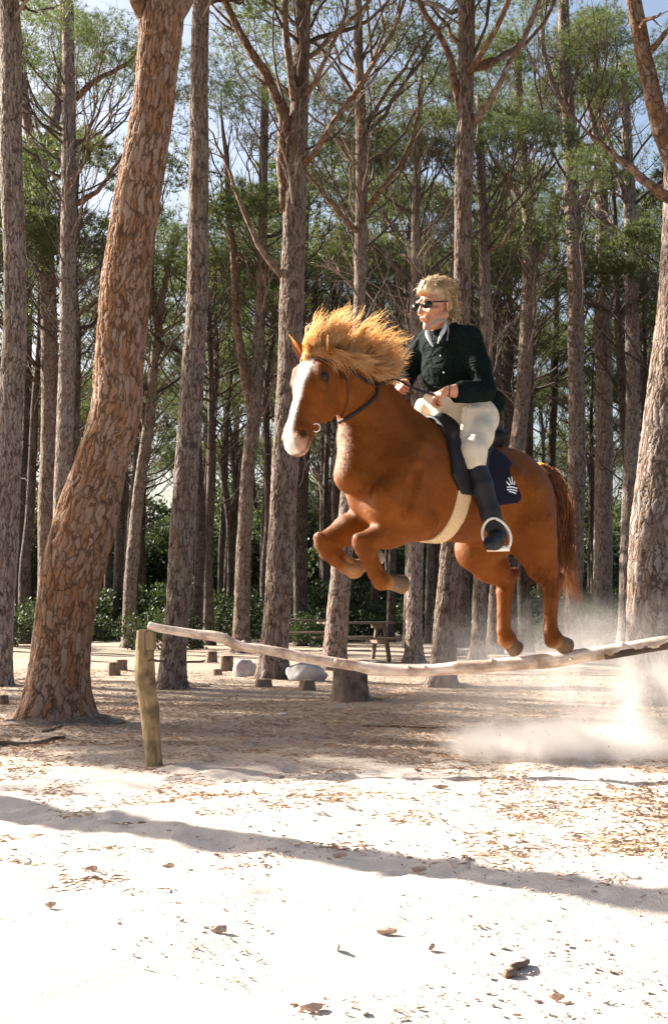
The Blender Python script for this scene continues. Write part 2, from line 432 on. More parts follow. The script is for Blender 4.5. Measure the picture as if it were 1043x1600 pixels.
def pine(label, trace, d=None, top=12.5, bark='bark_near', dense=False, limbs=(), h0=4.0, ndead=30, nlimb=9, crown=None, cs=1.0, near=True,
         group='pine trees of the wood', dead_r=.022, seed=None, wobdepth=0.0, crown_off=(0, 0)):
    """trace: (px, py, width px) from the ground up, in the photograph's pixels, all at the tree's own distance"""
    global tree_count
    tree_count += 1
    g = np.random.default_rng(seed if seed is not None else 100 + tree_count)
    if d is None:
        gp = ground(trace[0][0], trace[0][1]); d = gp[1]
    pts = [at(px, py, d) for px, py, wd in trace]; rad = [wd * .96 / 2 / ppm(d) for px, py, wd in trace]
    pts[0][2] = gz(pts[0][0], d) - .15
    # carry on above the last traced point up to the top of the tree
    last = pts[-1]; dirl = norm(pts[-1] - pts[-2]); dirl = norm(dirl + [0, 0, 1.2])
    if last[2] < top - .5:
        n = max(1, int((top - last[2]) / 1.6)); r_ = rad[-1]; rT = .03
        for k in range(1, n + 1):
            pts.append(last + dirl * (top - last[2]) * k / n / dirl[2] + np.r_[g.normal(size=2) * .10, 0]); rad.append(r_ + (rT - r_) * (k / n) ** 1.25)
    nseg = 700 if dense else (200 if near else 60)
    sides = 150 if dense else (40 if near else 14)
    if dense == 2: nseg, sides = 420, 96
    P, r = resample(pts, nseg, rad)
    zz = P[:, 2]
    P[:, 1] += wobdepth * np.sin(zz * .5 + g.uniform(0, 6)) * np.clip(zz / 3, 0, 1) + .10 * vnoise(np.stack([zz, zz * 0, zz * 0], 1), tree_count, .5) * np.clip(zz / 3, 0, 1)
    flare = 1 + .28 * np.exp(-np.maximum(zz, 0) / .16)
    r = r * flare
    th = np.linspace(0, 2 * math.pi, sides, endpoint=False)
    TH, ZZ = np.meshgrid(th, zz)
    q = np.stack([np.cos(TH) * 1.1, np.sin(TH) * 1.1, ZZ * .9], -1)
    prof = 1 + .075 * vnoise(q, tree_count, 1.0) + .04 * vnoise(q, tree_count + 50, 3.1)
    prof += (.22 * np.exp(-np.maximum(ZZ, 0) / .22)) * (.5 + .5 * np.sin(TH * 5 + tree_count) * np.cos(TH * 2 + 1))
    base = np.array([P[0][0], d, 0.0])
    root = empty('pine_tree', base)
    tag(root, label, 'tree', group)
    mb = MB(); tube(mb, P - base, r, sides, attr=True, prof=prof)
    mb.build('trunk', M[bark], root, attr='bark')
    # crown
    topi = P[-1] - base
    variants = CROWNS if near else FARCROWNS
    ci = g.integers(len(variants)) if crown is None else crown
    cme, cents = variants[ci]
    crz = g.uniform(0, 6.28)
    cz = topi[2] - 1.6 * cs
    cr = link('crown', cme, root); coff = np.array([topi[0] + crown_off[0], topi[1] + crown_off[1], cz])
    cr.location = coff; cr.scale = (cs, cs, cs); cr.rotation_euler = (0, 0, crz)
    ca, sa = math.cos(crz), math.sin(crz)
    cw = np.stack([cents[:, 0] * ca - cents[:, 1] * sa, cents[:, 0] * sa + cents[:, 1] * ca, cents[:, 2]], 1) * cs + coff
    def trunk_at(z):
        i = int(np.clip(np.searchsorted(P[:, 2], z), 1, len(P) - 1)); return P[i] - base, r[i]
    # limbs that carry the crown
    mbj = MB()
    order = g.permutation(len(cw))
    for k in range(nlimb):
        tgt = cw[order[k % len(order)]]
        rr = math.hypot(tgt[0] - topi[0], tgt[1] - topi[1])
        z0 = np.clip(tgt[2] - .6 - rr * g.uniform(.75, 1.25), h0 + .8, topi[2] - .6)
        p0, tr = trunk_at(z0)
        mb = MB() if near else mbj
        mid1 = p0 + (tgt - p0) * [.4, .4, .22] + g.normal(size=3) * .15
        mid2 = p0 + (tgt - p0) * [.78, .78, .62] + g.normal(size=3) * .15
        r0 = min(tr * .5, .018 + .009 * rr)
        Pl, rl = resample([p0, mid1, mid2, tgt], 12, [r0 * 1.15, r0 * .8, r0 * .5, r0 * .22])
        Pl[1:-1] += g.normal(size=(10, 3)) * .03
        tube(mb, Pl, rl, 6 if near else 4, attr=True)
        # offshoots towards neighbouring clumps
        dist = np.linalg.norm(cw - tgt, axis=1); nb = np.argsort(dist)[1:7]
        for j in nb[:5 if near else 3]:
            i = g.integers(4, 10); q0 = Pl[i]; q1 = cw[j]
            md = q0 + (q1 - q0) * .5 + g.normal(size=3) * .12 - [0, 0, .08 * np.linalg.norm(q1 - q0)]
            Pq, rq = resample([q0, md, q1], 7, [rl[i] * .6, rl[i] * .4, .006])
            tube(mb, Pq, rq, 4, attr=True)
            if near:
                for _ in range(2):
                    add_branch(mb, g, Pq[g.integers(2, 6)], norm(q1 - q0) + g.normal(size=3) * .6, g.uniform(.4, .8), .008, 2)
        if near: mb.build('branch', M['branch'] if k % 3 else M['bark_top'], root, attr='bark')
    # dead side branches on the bare trunk
    az = g.uniform(0, 6.28)
    for k in range(ndead):
        az += 2.4 + g.normal() * .4
        f = (k + g.uniform(0, 1)) / ndead
        z0 = h0 + (topi[2] - 2.0 - h0) * f
        p0, tr = trunk_at(z0)
        dirv = np.array([math.cos(az), math.sin(az), g.uniform(.35, 1.5)])
        ln = g.uniform(.9, 3.0) * (1.0 if f > .25 else .6)
        mb = MB() if near else mbj
        add_branch(mb, g, p0, dirv, ln * 1.25, min(tr * .5, dead_r * g.uniform(.6, 1.3)), 0, 5 if near else 4, up=.75, wob=.17, kids=6 if near else 4)
        if near: mb.build('branch', M['branch'] if g.random() < .65 else M['deadwood'], root, attr='bark')
    if not near: mbj.build('branches', M['branch'], root, attr='bark')
    # limbs traced from the photograph: list of (px, py, width, depth offset)
    for lb in limbs:
        pp = [at(a_, b_, d + e_) - base for a_, b_, c_, e_ in lb]; ww = [c_ / 2 / ppm(d) for a_, b_, c_, e_ in lb]
        for _ in range(2):
            pp.append(pp[-1] + norm(norm(pp[-1] - pp[-2]) + g.normal(size=3) * .25 + [0, 0, .15]) * .7); ww.append(ww[-1] * .5)
        Pl, rl = resample(pp, 16, ww)
        Pl[2:-1] += g.normal(size=(13, 3)) * .012
        mb = MB(); tube(mb, Pl, rl, 10, attr=True)
        for _ in range(5):
            i = g.integers(5, 15); add_branch(mb, g, Pl[i], norm(Pl[i] - Pl[i - 1]) + g.normal(size=3) * .6, g.uniform(.4, 1.3), rl[i] * .45, 1, 4, .4, .15, 2)
        mb.build('branch', M['bark_top'], root, attr='bark')
    return root

# ---- the traced trees
pine('thick leaning pine with orange bark in front, standing just left of the jump post',
     [(88, 1130, 112), (90, 1100, 104), (93, 1050, 98), (104, 950, 96), (124, 850, 104), (142, 780, 98), (160, 720, 88), (180, 650, 84), (188, 560, 82), (200, 430, 82), (212, 330, 78), (236, 200, 72), (249, 90, 70), (256, 20, 76), (262, -60, 64), (275, -200, 52)],
     bark='bark_warm', dense=True, top=11.5, h0=6.2, ndead=5, nlimb=8, cs=1.15, crown_off=(1.2, -.5),
     limbs=[[(240, 45, 30, 0), (222, 18, 26, -.1), (205, -10, 24, -.3), (170, -90, 18, -.6), (120, -200, 10, -1)],
            [(262, 40, 34, 0), (285, 8, 28, .1), (305, -30, 24, .3), (340, -130, 16, .6), (400, -260, 10, 1)]])
pine('slender upright pine right behind the jump post, grey upper trunk and rusty foot',
     [(269, 1077, 46), (271, 1030, 44), (279, 950, 42), (284, 850, 42), (291, 750, 41), (300, 600, 38), (307, 480, 36), (310, 350, 35), (311, 200, 34), (312, 80, 32), (314, 0, 30)],
     dense=2, top=12.5, h0=8.6, ndead=8, cs=1.1)
pine('grey barked pine cut off by the left edge, left of the thick leaning pine',
     [(2, 1072, 32), (4, 1000, 34), (8, 850, 40), (16, 650, 40), (22, 560, 40), (26, 400, 38), (20, 250, 38), (18, 100, 36), (16, 0, 34)],
     dense=2, top=12, h0=8.8, ndead=6)
pine('pine forking into two stems high up, between the left edge and the leaning pine',
     [(70, 1015, 30), (72, 900, 28), (75, 750, 29), (77, 600, 28), (74, 450, 28), (66, 330, 26), (62, 260, 24), (84, 190, 18), (97, 120, 16), (100, 0, 14)],
     top=12.5, h0=6.4, bark='bark_near', limbs=[[(62, 262, 20, 0), (45, 200, 16, .1), (36, 120, 13, .2), (26, 20, 11, .4), (15, -100, 8, .6)]])
pine('straight pine hidden at its foot by the thick leaning pine, second stem from it',
     [(92, 1030, 30), (94, 900, 27), (98, 750, 28), (104, 600, 28), (107, 400, 28), (108, 250, 25), (107, 100, 22), (106, 0, 20)],
     top=12.5, h0=6.5, limbs=[[(118, 155, 11, 0), (150, 125, 9, 0), (180, 110, 7, .1), (210, 88, 5, .2)], [(118, 320, 10, 0), (150, 300, 8, -.1), (185, 250, 5, -.2)]])
pine('thin pine standing near the left edge behind the grey barked one',
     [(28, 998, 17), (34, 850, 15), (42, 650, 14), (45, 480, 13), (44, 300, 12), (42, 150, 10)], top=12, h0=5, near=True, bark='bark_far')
pine('crooked pine with a Y fork, between the leaning pine and the post tree',
     [(201, 1012, 24), (203, 930, 22), (209, 850, 21), (218, 760, 20), (230, 680, 19), (240, 590, 16), (246, 520, 14), (252, 470, 12), (262, 420, 10), (275, 350, 8)],
     top=11, h0=4.5, limbs=[[(247, 520, 12, 0), (238, 460, 10, 0), (236, 390, 8, .2), (226, 320, 6, .3)], [(232, 690, 10, 0), (222, 640, 9, 0), (208, 560, 8, 0), (205, 480, 6, .2)]])
pine('slim straight pine left of the crooked Y forked pine',
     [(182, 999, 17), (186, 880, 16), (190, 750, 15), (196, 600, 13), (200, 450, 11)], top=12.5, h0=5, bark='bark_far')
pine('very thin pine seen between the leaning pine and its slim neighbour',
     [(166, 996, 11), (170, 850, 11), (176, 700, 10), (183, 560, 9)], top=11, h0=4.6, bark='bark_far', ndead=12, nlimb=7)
pine('pine beside the grey rock path with twin stems parting at half height',
     [(376, 1022, 30), (378, 950, 27), (381, 850, 25), (388, 730, 24), (397, 650, 24), (402, 560, 20), (407, 470, 19), (410, 380, 17), (412, 250, 15), (415, 100, 13)],
     top=13, h0=5, limbs=[[(396, 660, 17, 0), (384, 590, 15, 0), (372, 520, 13, .1), (366, 420, 12, .1), (358, 330, 10, .3), (352, 230, 8, .4)]])
pine('thin dark pine between the post tree and the twin stemmed pine',
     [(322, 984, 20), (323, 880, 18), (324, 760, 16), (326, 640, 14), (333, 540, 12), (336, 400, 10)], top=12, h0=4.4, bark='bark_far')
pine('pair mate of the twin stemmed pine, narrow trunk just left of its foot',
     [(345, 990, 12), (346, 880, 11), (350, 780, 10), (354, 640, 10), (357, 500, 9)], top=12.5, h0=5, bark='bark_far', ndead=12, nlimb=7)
pine('strong straight pine with pale ribbed bark beside the big grey rock',
     [(425, 1062, 46), (427, 1030, 44), (432, 950, 45), (438, 850, 45), (446, 720, 44), (452, 580, 42), (457, 450, 41), (461, 320, 39), (466, 200, 35), (470, 90, 30), (473, 0, 27)],
     dense=2, top=13, h0=6.5, ndead=14, nlimb=10,
     limbs=[[(447, 330, 22, 0), (443, 240, 22, 0), (441, 180, 20, -.1), (432, 150, 17, -.1), (400, 95, 15, -.2), (370, 40, 12, -.3), (350, 0, 11, -.4), (330, -60, 8, -.5)],
            [(462, 170, 15, 0), (452, 100, 13, -.2), (446, 40, 11, -.3), (440, -40, 9, -.4)],
            [(448, 440, 12, 0), (415, 400, 9, -.2), (380, 330, 7, -.3), (350, 250, 5, -.4)]])
pine('dark pine directly behind the mane of the horse, its foot by the picnic table',
     [(520, 1046, 40), (526, 980, 38), (532, 900, 34), (540, 820, 30), (548, 700, 26), (557, 560, 23), (562, 450, 22), (564, 320, 21), (563, 200, 19), (560, 100, 17), (558, 0, 15)],
     top=13, h0=5.5, limbs=[[(566, 335, 11, 0), (600, 290, 9, -.2), (640, 230, 7, -.2), (655, 160, 5, -.3)], [(566, 200, 9, 0), (600, 150, 7, .2), (640, 90, 5, .4)],
                            [(556, 360, 10, 0), (530, 335, 8, -.3), (502, 300, 6, -.5)]])
pine('pine whose foot shows under the belly of the horse, right of the picnic table',
     [(646, 1033, 29), (647, 950, 27), (649, 870, 26), (652, 750, 22), (650, 600, 19), (648, 450, 17), (650, 300, 14)], top=12, h0=5, bark='bark_near')
pine('strong pine directly behind the head of the rider, long branch to the right',
     [(690, 1073, 46), (692, 1040, 44), (698, 950, 41), (704, 870, 38), (712, 700, 34), (720, 520, 32), (723, 400, 31), (725, 250, 31), (727, 120, 28), (728, 0, 30)],
     dense=2, top=13, h0=7, ndead=10,
     limbs=[[(733, 200, 15, 0), (762, 160, 11, -.2), (791, 109, 9, -.3), (820, 55, 8, -.4), (843, 0, 7, -.4), (860, -60, 6, -.5)],
            [(718, 170, 14, 0), (708, 110, 12, -.1), (690, 60, 10, -.3), (656, 10, 9, -.5), (630, -30, 7, -.6)],
            [(736, 105, 10, 0), (765, 95, 8, .1), (800, 75, 5, .2)]])
pine('pine seen between the belly and the far hind leg of the horse',
     [(746, 1030, 27), (748, 950, 25), (752, 850, 24), (756, 720, 22), (760, 560, 21), (757, 430, 19), (752, 300, 16), (748, 150, 13)], top=12.5, h0=5)
pine('slim pine with sunlit edge just left of the one beside the far hind leg',
     [(724, 1012, 19), (725, 900, 17), (727, 800, 15), (730, 700, 14)], top=12, h0=5, bark='bark_far')
pine('pine rising behind the far hind leg of the horse out of the dust',
     [(770, 1020, 27), (778, 900, 26), (795, 760, 26), (815, 640, 25), (822, 520, 25), (826, 400, 24), (822, 300, 20), (812, 200, 17), (806, 60, 14)],
     top=13, h0=5.5, limbs=[[(824, 330, 10, 0), (800, 290, 8, -.2), (770, 250, 6, -.3)], [(830, 420, 10, 0), (856, 380, 8, -.1), (880, 330, 6, -.2)]])
pine('pine with a bright sunlit left edge right behind the tail of the horse',
     [(893, 1022, 33), (894, 950, 31), (898, 850, 29), (900, 700, 29), (899, 560, 27), (898, 420, 28), (893, 300, 26), (888, 180, 23), (882, 80, 21), (880, 0, 19)],
     top=13, h0=5.6, ndead=18, limbs=[[(892, 190, 12, 0), (868, 140, 9, -.2), (850, 80, 8, -.2), (842, 0, 6, -.3)], [(900, 330, 11, 0), (925, 280, 9, -.2), (945, 215, 7, -.3)]])
pine('dark pine between the tail of the horse and the thick pine at the right edge',
     [(940, 1010, 34), (941, 900, 31), (942, 750, 30), (944, 600, 28), (942, 450, 25), (938, 300, 22), (930, 150, 18), (925, 20, 15)],
     top=13, h0=5.0, ndead=18, limbs=[[(946, 590, 14, 0), (938, 560, 12, -.2), (932, 520, 12, -.3), (942, 450, 9, -.5)]])
pine('pale trunked pine close to the left of the thick pine at the right edge',
     [(975, 1014, 27), (978, 900, 25), (984, 750, 25), (988, 600, 24), (986, 450, 24), (984, 330, 22), (978, 220, 18), (970, 100, 15)],
     top=12.5, h0=5.5, limbs=[[(984, 330, 12, 0), (960, 265, 10, -.2), (935, 215, 8, -.3), (915, 150, 7, -.4)]])
pine('thick pine with lilac grey bark, cut by the right edge of the photo',
     [(1020, 1100, 106), (1021, 1070, 98), (1023, 1000, 96), (1026, 900, 94), (1033, 800, 90), (1043, 700, 86), (1052, 600, 82), (1062, 480, 74), (1066, 350, 66), (1068, 200, 60), (1070, 50, 54)],
     dense=True, top=12, h0=7.5, ndead=4, bark='bark_near', cs=1.0,
     limbs=[[(1052, 312, 22, 0), (1026, 300, 17, -.1), (990, 268, 14, -.2), (965, 248, 11, -.3), (943, 229, 7, -.3)],
            [(1060, 330, 34, 0), (1043, 230, 30, 0), (1022, 160, 28, -.1), (1004, 80, 26, -.1), (992, 0, 24, -.2), (985, -100, 18, -.3)]])
pine('slender pine left of the pine behind the tail, thin stem in shade',
     [(858, 1000, 14), (860, 850, 13), (862, 700, 12), (866, 560, 12), (868, 440, 10), (862, 300, 9)], top=12.5, h0=4.2, bark='bark_far', nlimb=7)
pine('slender pine between the rider and the pine rising behind the hind leg',
     [(790, 1003, 15), (792, 880, 14), (795, 700, 13), (797, 560, 12), (793, 420, 10), (786, 260, 9)], top=12, h0=4.2, bark='bark_far', nlimb=7)
pine('thin pine under the muzzle of the horse',
     [(472, 1003, 16), (473, 900, 15), (474, 790, 14), (482, 640, 12), (490, 500, 10), (494, 380, 8)], top=12, h0=4.6, bark='bark_far')
pine('thinnest pine between the muzzle and the front knees of the horse',
     [(506, 997, 9), (507, 880, 9), (509, 740, 9), (512, 650, 8)], top=10.5, h0=2.8, bark='bark_far', ndead=14, nlimb=7)
pine('thin pine seen through the gap between front hooves and belly',
     [(609, 1004, 15), (611, 940, 14), (613, 860, 13), (617, 700, 12), (622, 500, 11), (618, 350, 9)], top=12, h0=4.5, bark='bark_far')
pine('thin pine right of the pine that shows under the belly of the horse',
     [(669, 1006, 13), (670, 920, 12), (672, 860, 12), (676, 600, 11), (680, 400, 9)], top=12, h0=4.5, bark='bark_far')
pine('slim pine next to the picnic table, seen under the front hooves',
     [(583, 1000, 14), (585, 930, 13), (588, 800, 12), (594, 550, 11), (600, 380, 9), (606, 200, 8)], top=12.5, h0=4.5, bark='bark_far')
pine('slim dark pine in the shade right of the pale trunked pine',
     [(1003, 1000, 16), (1000, 880, 15), (1000, 700, 14), (1004, 500, 12), (1006, 350, 10)], top=12, h0=4.5, bark='bark_far')

# ---- trees just outside the left edge: they stand between the sun and the clearing and throw the shadows on the sand
def shade_tree(x, y, r, lbl, top=13, cs=1.0, lean=0):
    d = y
    tr = []
    for z in (0, 1.5, 3.5, 6, 8.5):
        px = 521.5 + (x + lean * z) / (d * cp) * F_PX
        # inverse projection of a world point
        v = np.array([x + lean * z, d, z]) - CAM; f = v[1] * cp + v[2] * sp_; u = -v[1] * sp_ + v[2] * cp
        tr.append((521.5 + v[0] / f * F_PX, 800 - u / f * F_PX, 2 * r * (1 - z * .05) * ppm(d)))
    return pine(lbl, tr, d=d, top=top, h0=6, near=False, bark='bark_far', cs=cs, ndead=10)
bt = shade_tree(-6.4, 10.6, .275, 'pine outside the left edge that throws the long shadow band over the sand', top=12.5, cs=.7); bt.rotation_euler = (.235, -.148, 0)
for k_, (gx_, gy_, c_) in enumerate(((-1.8, 9.9, .78), (-.3, 9.9, .72), (.4, 12.6, .85), (-1.3, 13.4, .9), (2.6, 12.3, .85), (.2, 16.2, .9))):
    shade_tree(gx_ - 15.6, gy_ + 9.0, .2, ('pine beyond the left edge shading the foot of the jump post', 'pine beyond the left edge shading the sand under the pole', 'pine beyond the left edge shading the stump',
               'pine beyond the left edge shading the floor beside the thick leaning pine', 'pine beyond the left edge shading the ground behind the dust', 'pine beyond the left edge shading the floor by the grey rock')[k_], top=11, cs=c_)

# ---- far wood: copies of a few whole trees
g = np.random.default_rng(5)
protos = []
for k in range(5):
    x = [-9, -4, 0.5, 5, 10][k]; y = 38 + 3 * (k % 3)
    base = np.array([x, y, 0.])
    tr = []
    for z, rr in ((0, .19), (2, .165), (4, .15), (7, .12), (9, .09)):
        v = np.array([x + g.normal() * .12, y, z]) - CAM; f = v[1] * cp + v[2] * sp_; u = -v[1] * sp_ + v[2] * cp
        tr.append((521.5 + v[0] / f * F_PX, 800 - u / f * F_PX, 2 * rr * ppm(y)))
    protos.append(pine('distant pine in the dense back of the wood, one of many alike', tr, d=y, top=12 + k % 2, h0=3.6 + .4 * k, near=False, bark='bark_far', ndead=20, nlimb=12,
                       group='distant pines at the back of the wood', crown=k % 4))
def copy_tree(o, loc, rz, sc):
    c = o.copy(); C.objects.link(c); c.location = loc; c.rotation_euler = (0, 0, rz); c.scale = (sc,) * 3
    for ch in o.children:
        n = ch.copy(); C.objects.link(n); n.parent = c
    return c
placed = [(p.location.x, p.location.y) for p in protos]
tries = 0
while len(placed) < 95 and tries < 9000:
    tries += 1
    y = 30 + 52 * g.random() ** .9
    x = g.uniform(-1, 1) * (.29 * y + 1.5)
    if y < 45 and x < -.12 * y and g.random() < .6: continue
    if min((x - a) ** 2 + (y - b) ** 2 for a, b in placed) < (2.5 + (y - 30) * .02) ** 2: continue
    placed.append((x, y))
    copy_tree(protos[g.integers(5)], (x, y, -.05), g.uniform(0, 6.28), g.uniform(.82, 1.12))

# ---- shrubs behind
def shrub_mesh(seed, Rr=1.5, H=2.0, n=2600, leaf=.10):
    g = np.random.default_rng(seed)
    nc = 26
    c = np.stack([g.uniform(-1, 1, nc) * Rr, g.uniform(-1, 1, nc) * Rr * .8, g.uniform(.12, .85, nc) * H], 1)
    c[:, 2] *= 1 - .45 * (np.hypot(c[:, 0], c[:, 1]) / Rr / 1.3) ** 2
    ci = g.integers(0, nc, n); d = norm(g.normal(size=(n, 3)))
    p = c[ci] + d * (g.uniform(.3, 1, n) ** .5 * g.uniform(.35, .6, n))[:, None]
    p[:, 2] = np.maximum(p[:, 2], .03)
    a = norm(d + g.normal(size=(n, 3)) * .7 + [0, 0, .4]); s = norm(np.cross(a, g.normal(size=(n, 3))))
    l = leaf * g.uniform(.6, 1.3, (n, 1))
    V = np.stack([p - a * l * .5, p + s * l * .33, p + a * l * .5, p - s * l * .33], 1).reshape(-1, 3)
    mb = MB(); mb.add(V, np.arange(len(V)).reshape(-1, 4)); return mb.mesh('foliage', M['shrub'], False)
SH = [shrub_mesh(s, n=3000, leaf=.13) for s in (1, 2, 3)]
def stems_mesh(seed):
    g = np.random.default_rng(seed); mb = MB()
    for k in range(7): add_branch(mb, g, (g.normal() * .1, g.normal() * .1, 0), (g.normal() * .5, g.normal() * .5, 1), g.uniform(1, 1.7), .03, 1, 4, .3, .15, 2)
    return mb.mesh('stem', M['branch'])
ST = [stems_mesh(9), stems_mesh(10)]
def shrub(x, y, sc, label, group='bushes along the back of the wood'):
    r = empty('shrub', (x, y, -.03), g.uniform(0, 6.28)); r.scale = (sc, sc, sc * g.uniform(.8, 1.1))
    tag(r, label, 'shrub', group)
    link('foliage', SH[g.integers(3)], r); link('stem', ST[g.integers(2)], r)
for k in range(70):
    y = g.uniform(42, 62); x = g.uniform(-1, 1) * .285 * y
    shrub(x, y, g.uniform(.7, 1.15), 'dark green bush among the distant trunks, one of a long thicket')
for k, (px, d, sc, lb) in enumerate([(255, 34, .62, 'small sunlit bush between the crooked pine and the post tree'), (20, 36, .8, 'yellowish lit bush behind the trunks at the left edge'),
                                     (490, 37, .62, 'low bush behind the trunks under the muzzle of the horse'), (925, 36, .8, 'bush half lost in dust behind the dark pine at right')]):
    shrub(at(px, 960, d)[0], d, sc, lb, 'lit bushes nearer the clearing')

# ---- a belt of broad evergreen trees closes the view behind the pines
def belt_mesh(seed, n=14000):
    g = np.random.default_rng(seed); nc = 70
    c = np.stack([g.uniform(-1, 1, nc) * 3.6, g.uniform(-1, 1, nc) * 2.2, g.uniform(.3, 1, nc) * 7], 1)
    c[:, 2] *= 1 - .40 * (np.abs(c[:, 0]) / 3.6) ** 2
    ci = g.integers(0, nc, n); d = norm(g.normal(size=(n, 3)))
    p = c[ci] + d * (g.uniform(.3, 1, n) ** .4 * g.uniform(.55, 1.2, n))[:, None]
    p[:, 2] = np.maximum(p[:, 2], .03)
    a = norm(d + g.normal(size=(n, 3)) * .8 + [0, 0, .5]); s = norm(np.cross(a, g.normal(size=(n, 3))))
    l = .24 * g.uniform(.6, 1.3, (n, 1))
    V = np.stack([p - a * l * .5, p + s * l * .35, p + a * l * .5, p - s * l * .35], 1).reshape(-1, 3)
    mb = MB(); mb.add(V, np.arange(len(V)).reshape(-1, 4)); return mb.mesh('crown', M['belt'], False)
BM = [belt_mesh(s) for s in (41, 42, 43)]
mbt = MB(); P = crooked(np.random.default_rng(3), (0, 0, -.2), (0, 0, 1), 5, 8, .08, .3); tube(mbt, P, np.linspace(.22, .08, len(P)), 8); BT = mbt.mesh('trunk', M['branch'])
k = 0
for row, y0 in enumerate((74, 84, 96)):
    for x in np.arange(-.31 * y0, .31 * y0, 4.6):
        k += 1
        r = empty('evergreen_tree', (x + g.uniform(-1, 1), y0 + g.uniform(-3, 3), 0), g.uniform(0, 6.28)); s_ = g.uniform(.75, 1.2) * (.9 + .18 * row); r.scale = (s_, s_, s_)
        tag(r, 'far rounded evergreen closing the view behind all the pines', 'tree', 'evergreens closing the view behind the pines')
        link('crown', BM[g.integers(3)], r); link('trunk', BT, r)

# ================================================================== THE JUMP
def log_mat(name, c1, c2, streak=(1, 1, .12)):
    m, t, b = newmat(name, .8)
    a = N(t, 'ShaderNodeAttribute', attribute_name='bark').outputs['Vector']
    mp = N(t, 'ShaderNodeMapping'); mp.inputs['Scale'].default_value = streak; L(t, a, mp.inputs[0])
    f = noise(t, mp.outputs[0], 60, 5, .65); f2 = noise(t, a, 6, 4)
    c = ramp(t, f, [(.3, c2), (.62, c1)])
    c = mix(t, ramp(t, f2, [(.45, (0, 0, 0)), (.62, (1, 1, 1))]), c, tuple(v * .6 for v in c2))
    L(t, c, b.inputs['Base Color']); bump(t, b, math_(t, 'ADD', f, math_(t, 'MULTIPLY', f2, .5)), .9, .006)
    return m
M['pole'] = log_mat('peeled_pole', (.74, .63, .54), (.52, .37, .26))
M['pole_bark'] = log_mat('pole_bark', (.10, .07, .055), (.045, .03, .025))
M['post'] = log_mat('weathered_post', (.36, .26, .14), (.17, .115, .06))
M['endgrain'] = simple('end_grain', (.30, .21, .12), .9, .3, 40, .003)

def rough_tube(mb, P, r, sides, seed, amp=.06, f=3.0, n=None):
    P = np.asarray(P, float)
    if n: P, r = resample(P, n, r)
    s = np.concatenate([[0], np.cumsum(np.linalg.norm(np.diff(P, axis=0), axis=1))])
    th = np.linspace(0, 2 * math.pi, sides, endpoint=False); TH, S = np.meshgrid(th, s)
    q = np.stack([np.cos(TH), np.sin(TH), S * f], -1)
    prof = 1 + amp * vnoise(q, seed, 1.0) + amp * .5 * vnoise(q, seed + 9, 3.0)
    tube(mb, P, r, sides, attr=True, prof=prof); return P, r

# post: px traced; stands on the sand at the left end of the pole
gp = ground(240, 1190); PD = gp[1]
root = empty('jump_post', (gp[0], PD, 0)); tag(root, 'short split wooden post holding up the left end of the jump pole', 'post')
tr = [(241, 1200, 26), (240, 1186, 26), (238, 1150, 27), (234, 1110, 29), (228, 1072, 31), (226, 1045, 32), (227, 1020, 28), (228, 1005, 29), (229, 986, 30)]
pp = np.array([at(a, b, PD) - [gp[0], PD, 0] for a, b, c in tr]); mb = MB()
rough_tube(mb, pp, [c / 2 / ppm(PD) for a, b, c in tr], 28, 3, .10, 5, 90)
mb.build('post_shaft', M['post'], root, attr='bark')
# split cap block at the top with a notch, and a wedge beside it
for (x0, x1, y0, y1, dz, nm) in ((217, 230, 985, 1016, .0, 'cap_block'), (230, 243, 988, 1016, -.01, 'cap_block')):
    a = at(x0, y0, PD) - [gp[0], PD, 0]; b_ = at(x1, y1, PD) - [gp[0], PD, 0]
    mb = MB(); box(mb, [(a[0] + b_[0]) / 2, dz, (a[2] + b_[2]) / 2 + .004], [abs(b_[0] - a[0]) - .004, .145, abs(a[2] - b_[2])], rotm(0, R(2 if x0 < 225 else -2), 0), .006)
    mb.build(nm, M['post'], root, smooth=False)
mb = MB(); c_ = at(226, 1032, PD) - [gp[0], PD, 0]
q = np.array([[math.cos(a) * .066, math.sin(a) * .066, c_[2] + .008 * math.sin(3 * a)] for a in np.linspace(0, 2 * math.pi, 25)])
tube(mb, q, np.full(25, .006), 6, cap=False); mb.build('binding', M['branch'], root)

# pole: (px, py, width, distance)
PT = [(233, 978, 15, 8.60), (262, 984, 15, 8.57), (300, 990, 16, 8.55), (352, 999, 18, 8.50), (365, 1006, 17, 8.48), (420, 1016, 17, 8.43), (462, 1025, 19, 8.40), (500, 1032, 18, 8.36), (560, 1041, 19, 8.32),
      (580, 1045, 22, 8.30), (620, 1048, 19, 8.26), (680, 1047, 20, 8.20), (705, 1045, 23, 8.17), (760, 1041, 22, 8.12), (815, 1036, 24, 8.07), (868, 1031, 26, 8.02), (905, 1025, 25, 7.98), (960, 1017, 24, 7.93), (1043, 1003, 24, 7.86), (1120, 992, 26, 7.8), (1190, 983, 26, 7.74)]
pp = [at(a, b, d_) for a, b, c, d_ in PT]; pb = pp[0].copy()
root = empty('jump_pole', pb); tag(root, 'long bent peeled tree pole laid across as a jump, bark left on its right end', 'pole')
mb = MB(); PP, PR = rough_tube(mb, np.array(pp) - pb, [c * .9 / 2 / ppm(d_) for a, b, c, d_ in PT], 20, 8, .09, 7, 260)
mb.build('stripped_wood', M['pole'], root, attr='bark')
i0 = int(260 * .76)
mb = MB(); seg = PP[i0:] + [0, 0, .012]; th = np.linspace(0, 2 * math.pi, 20, endpoint=False)
s_ = np.linspace(0, 1, len(seg))[:, None]
prof = .93 + .10 * np.clip(np.sin(th)[None] * 1.0 + .15 + .8 * vnoise(np.stack(np.broadcast_arrays(np.cos(th)[None], np.sin(th)[None], s_ * 9), -1), 5, 1.2), -1, 1)
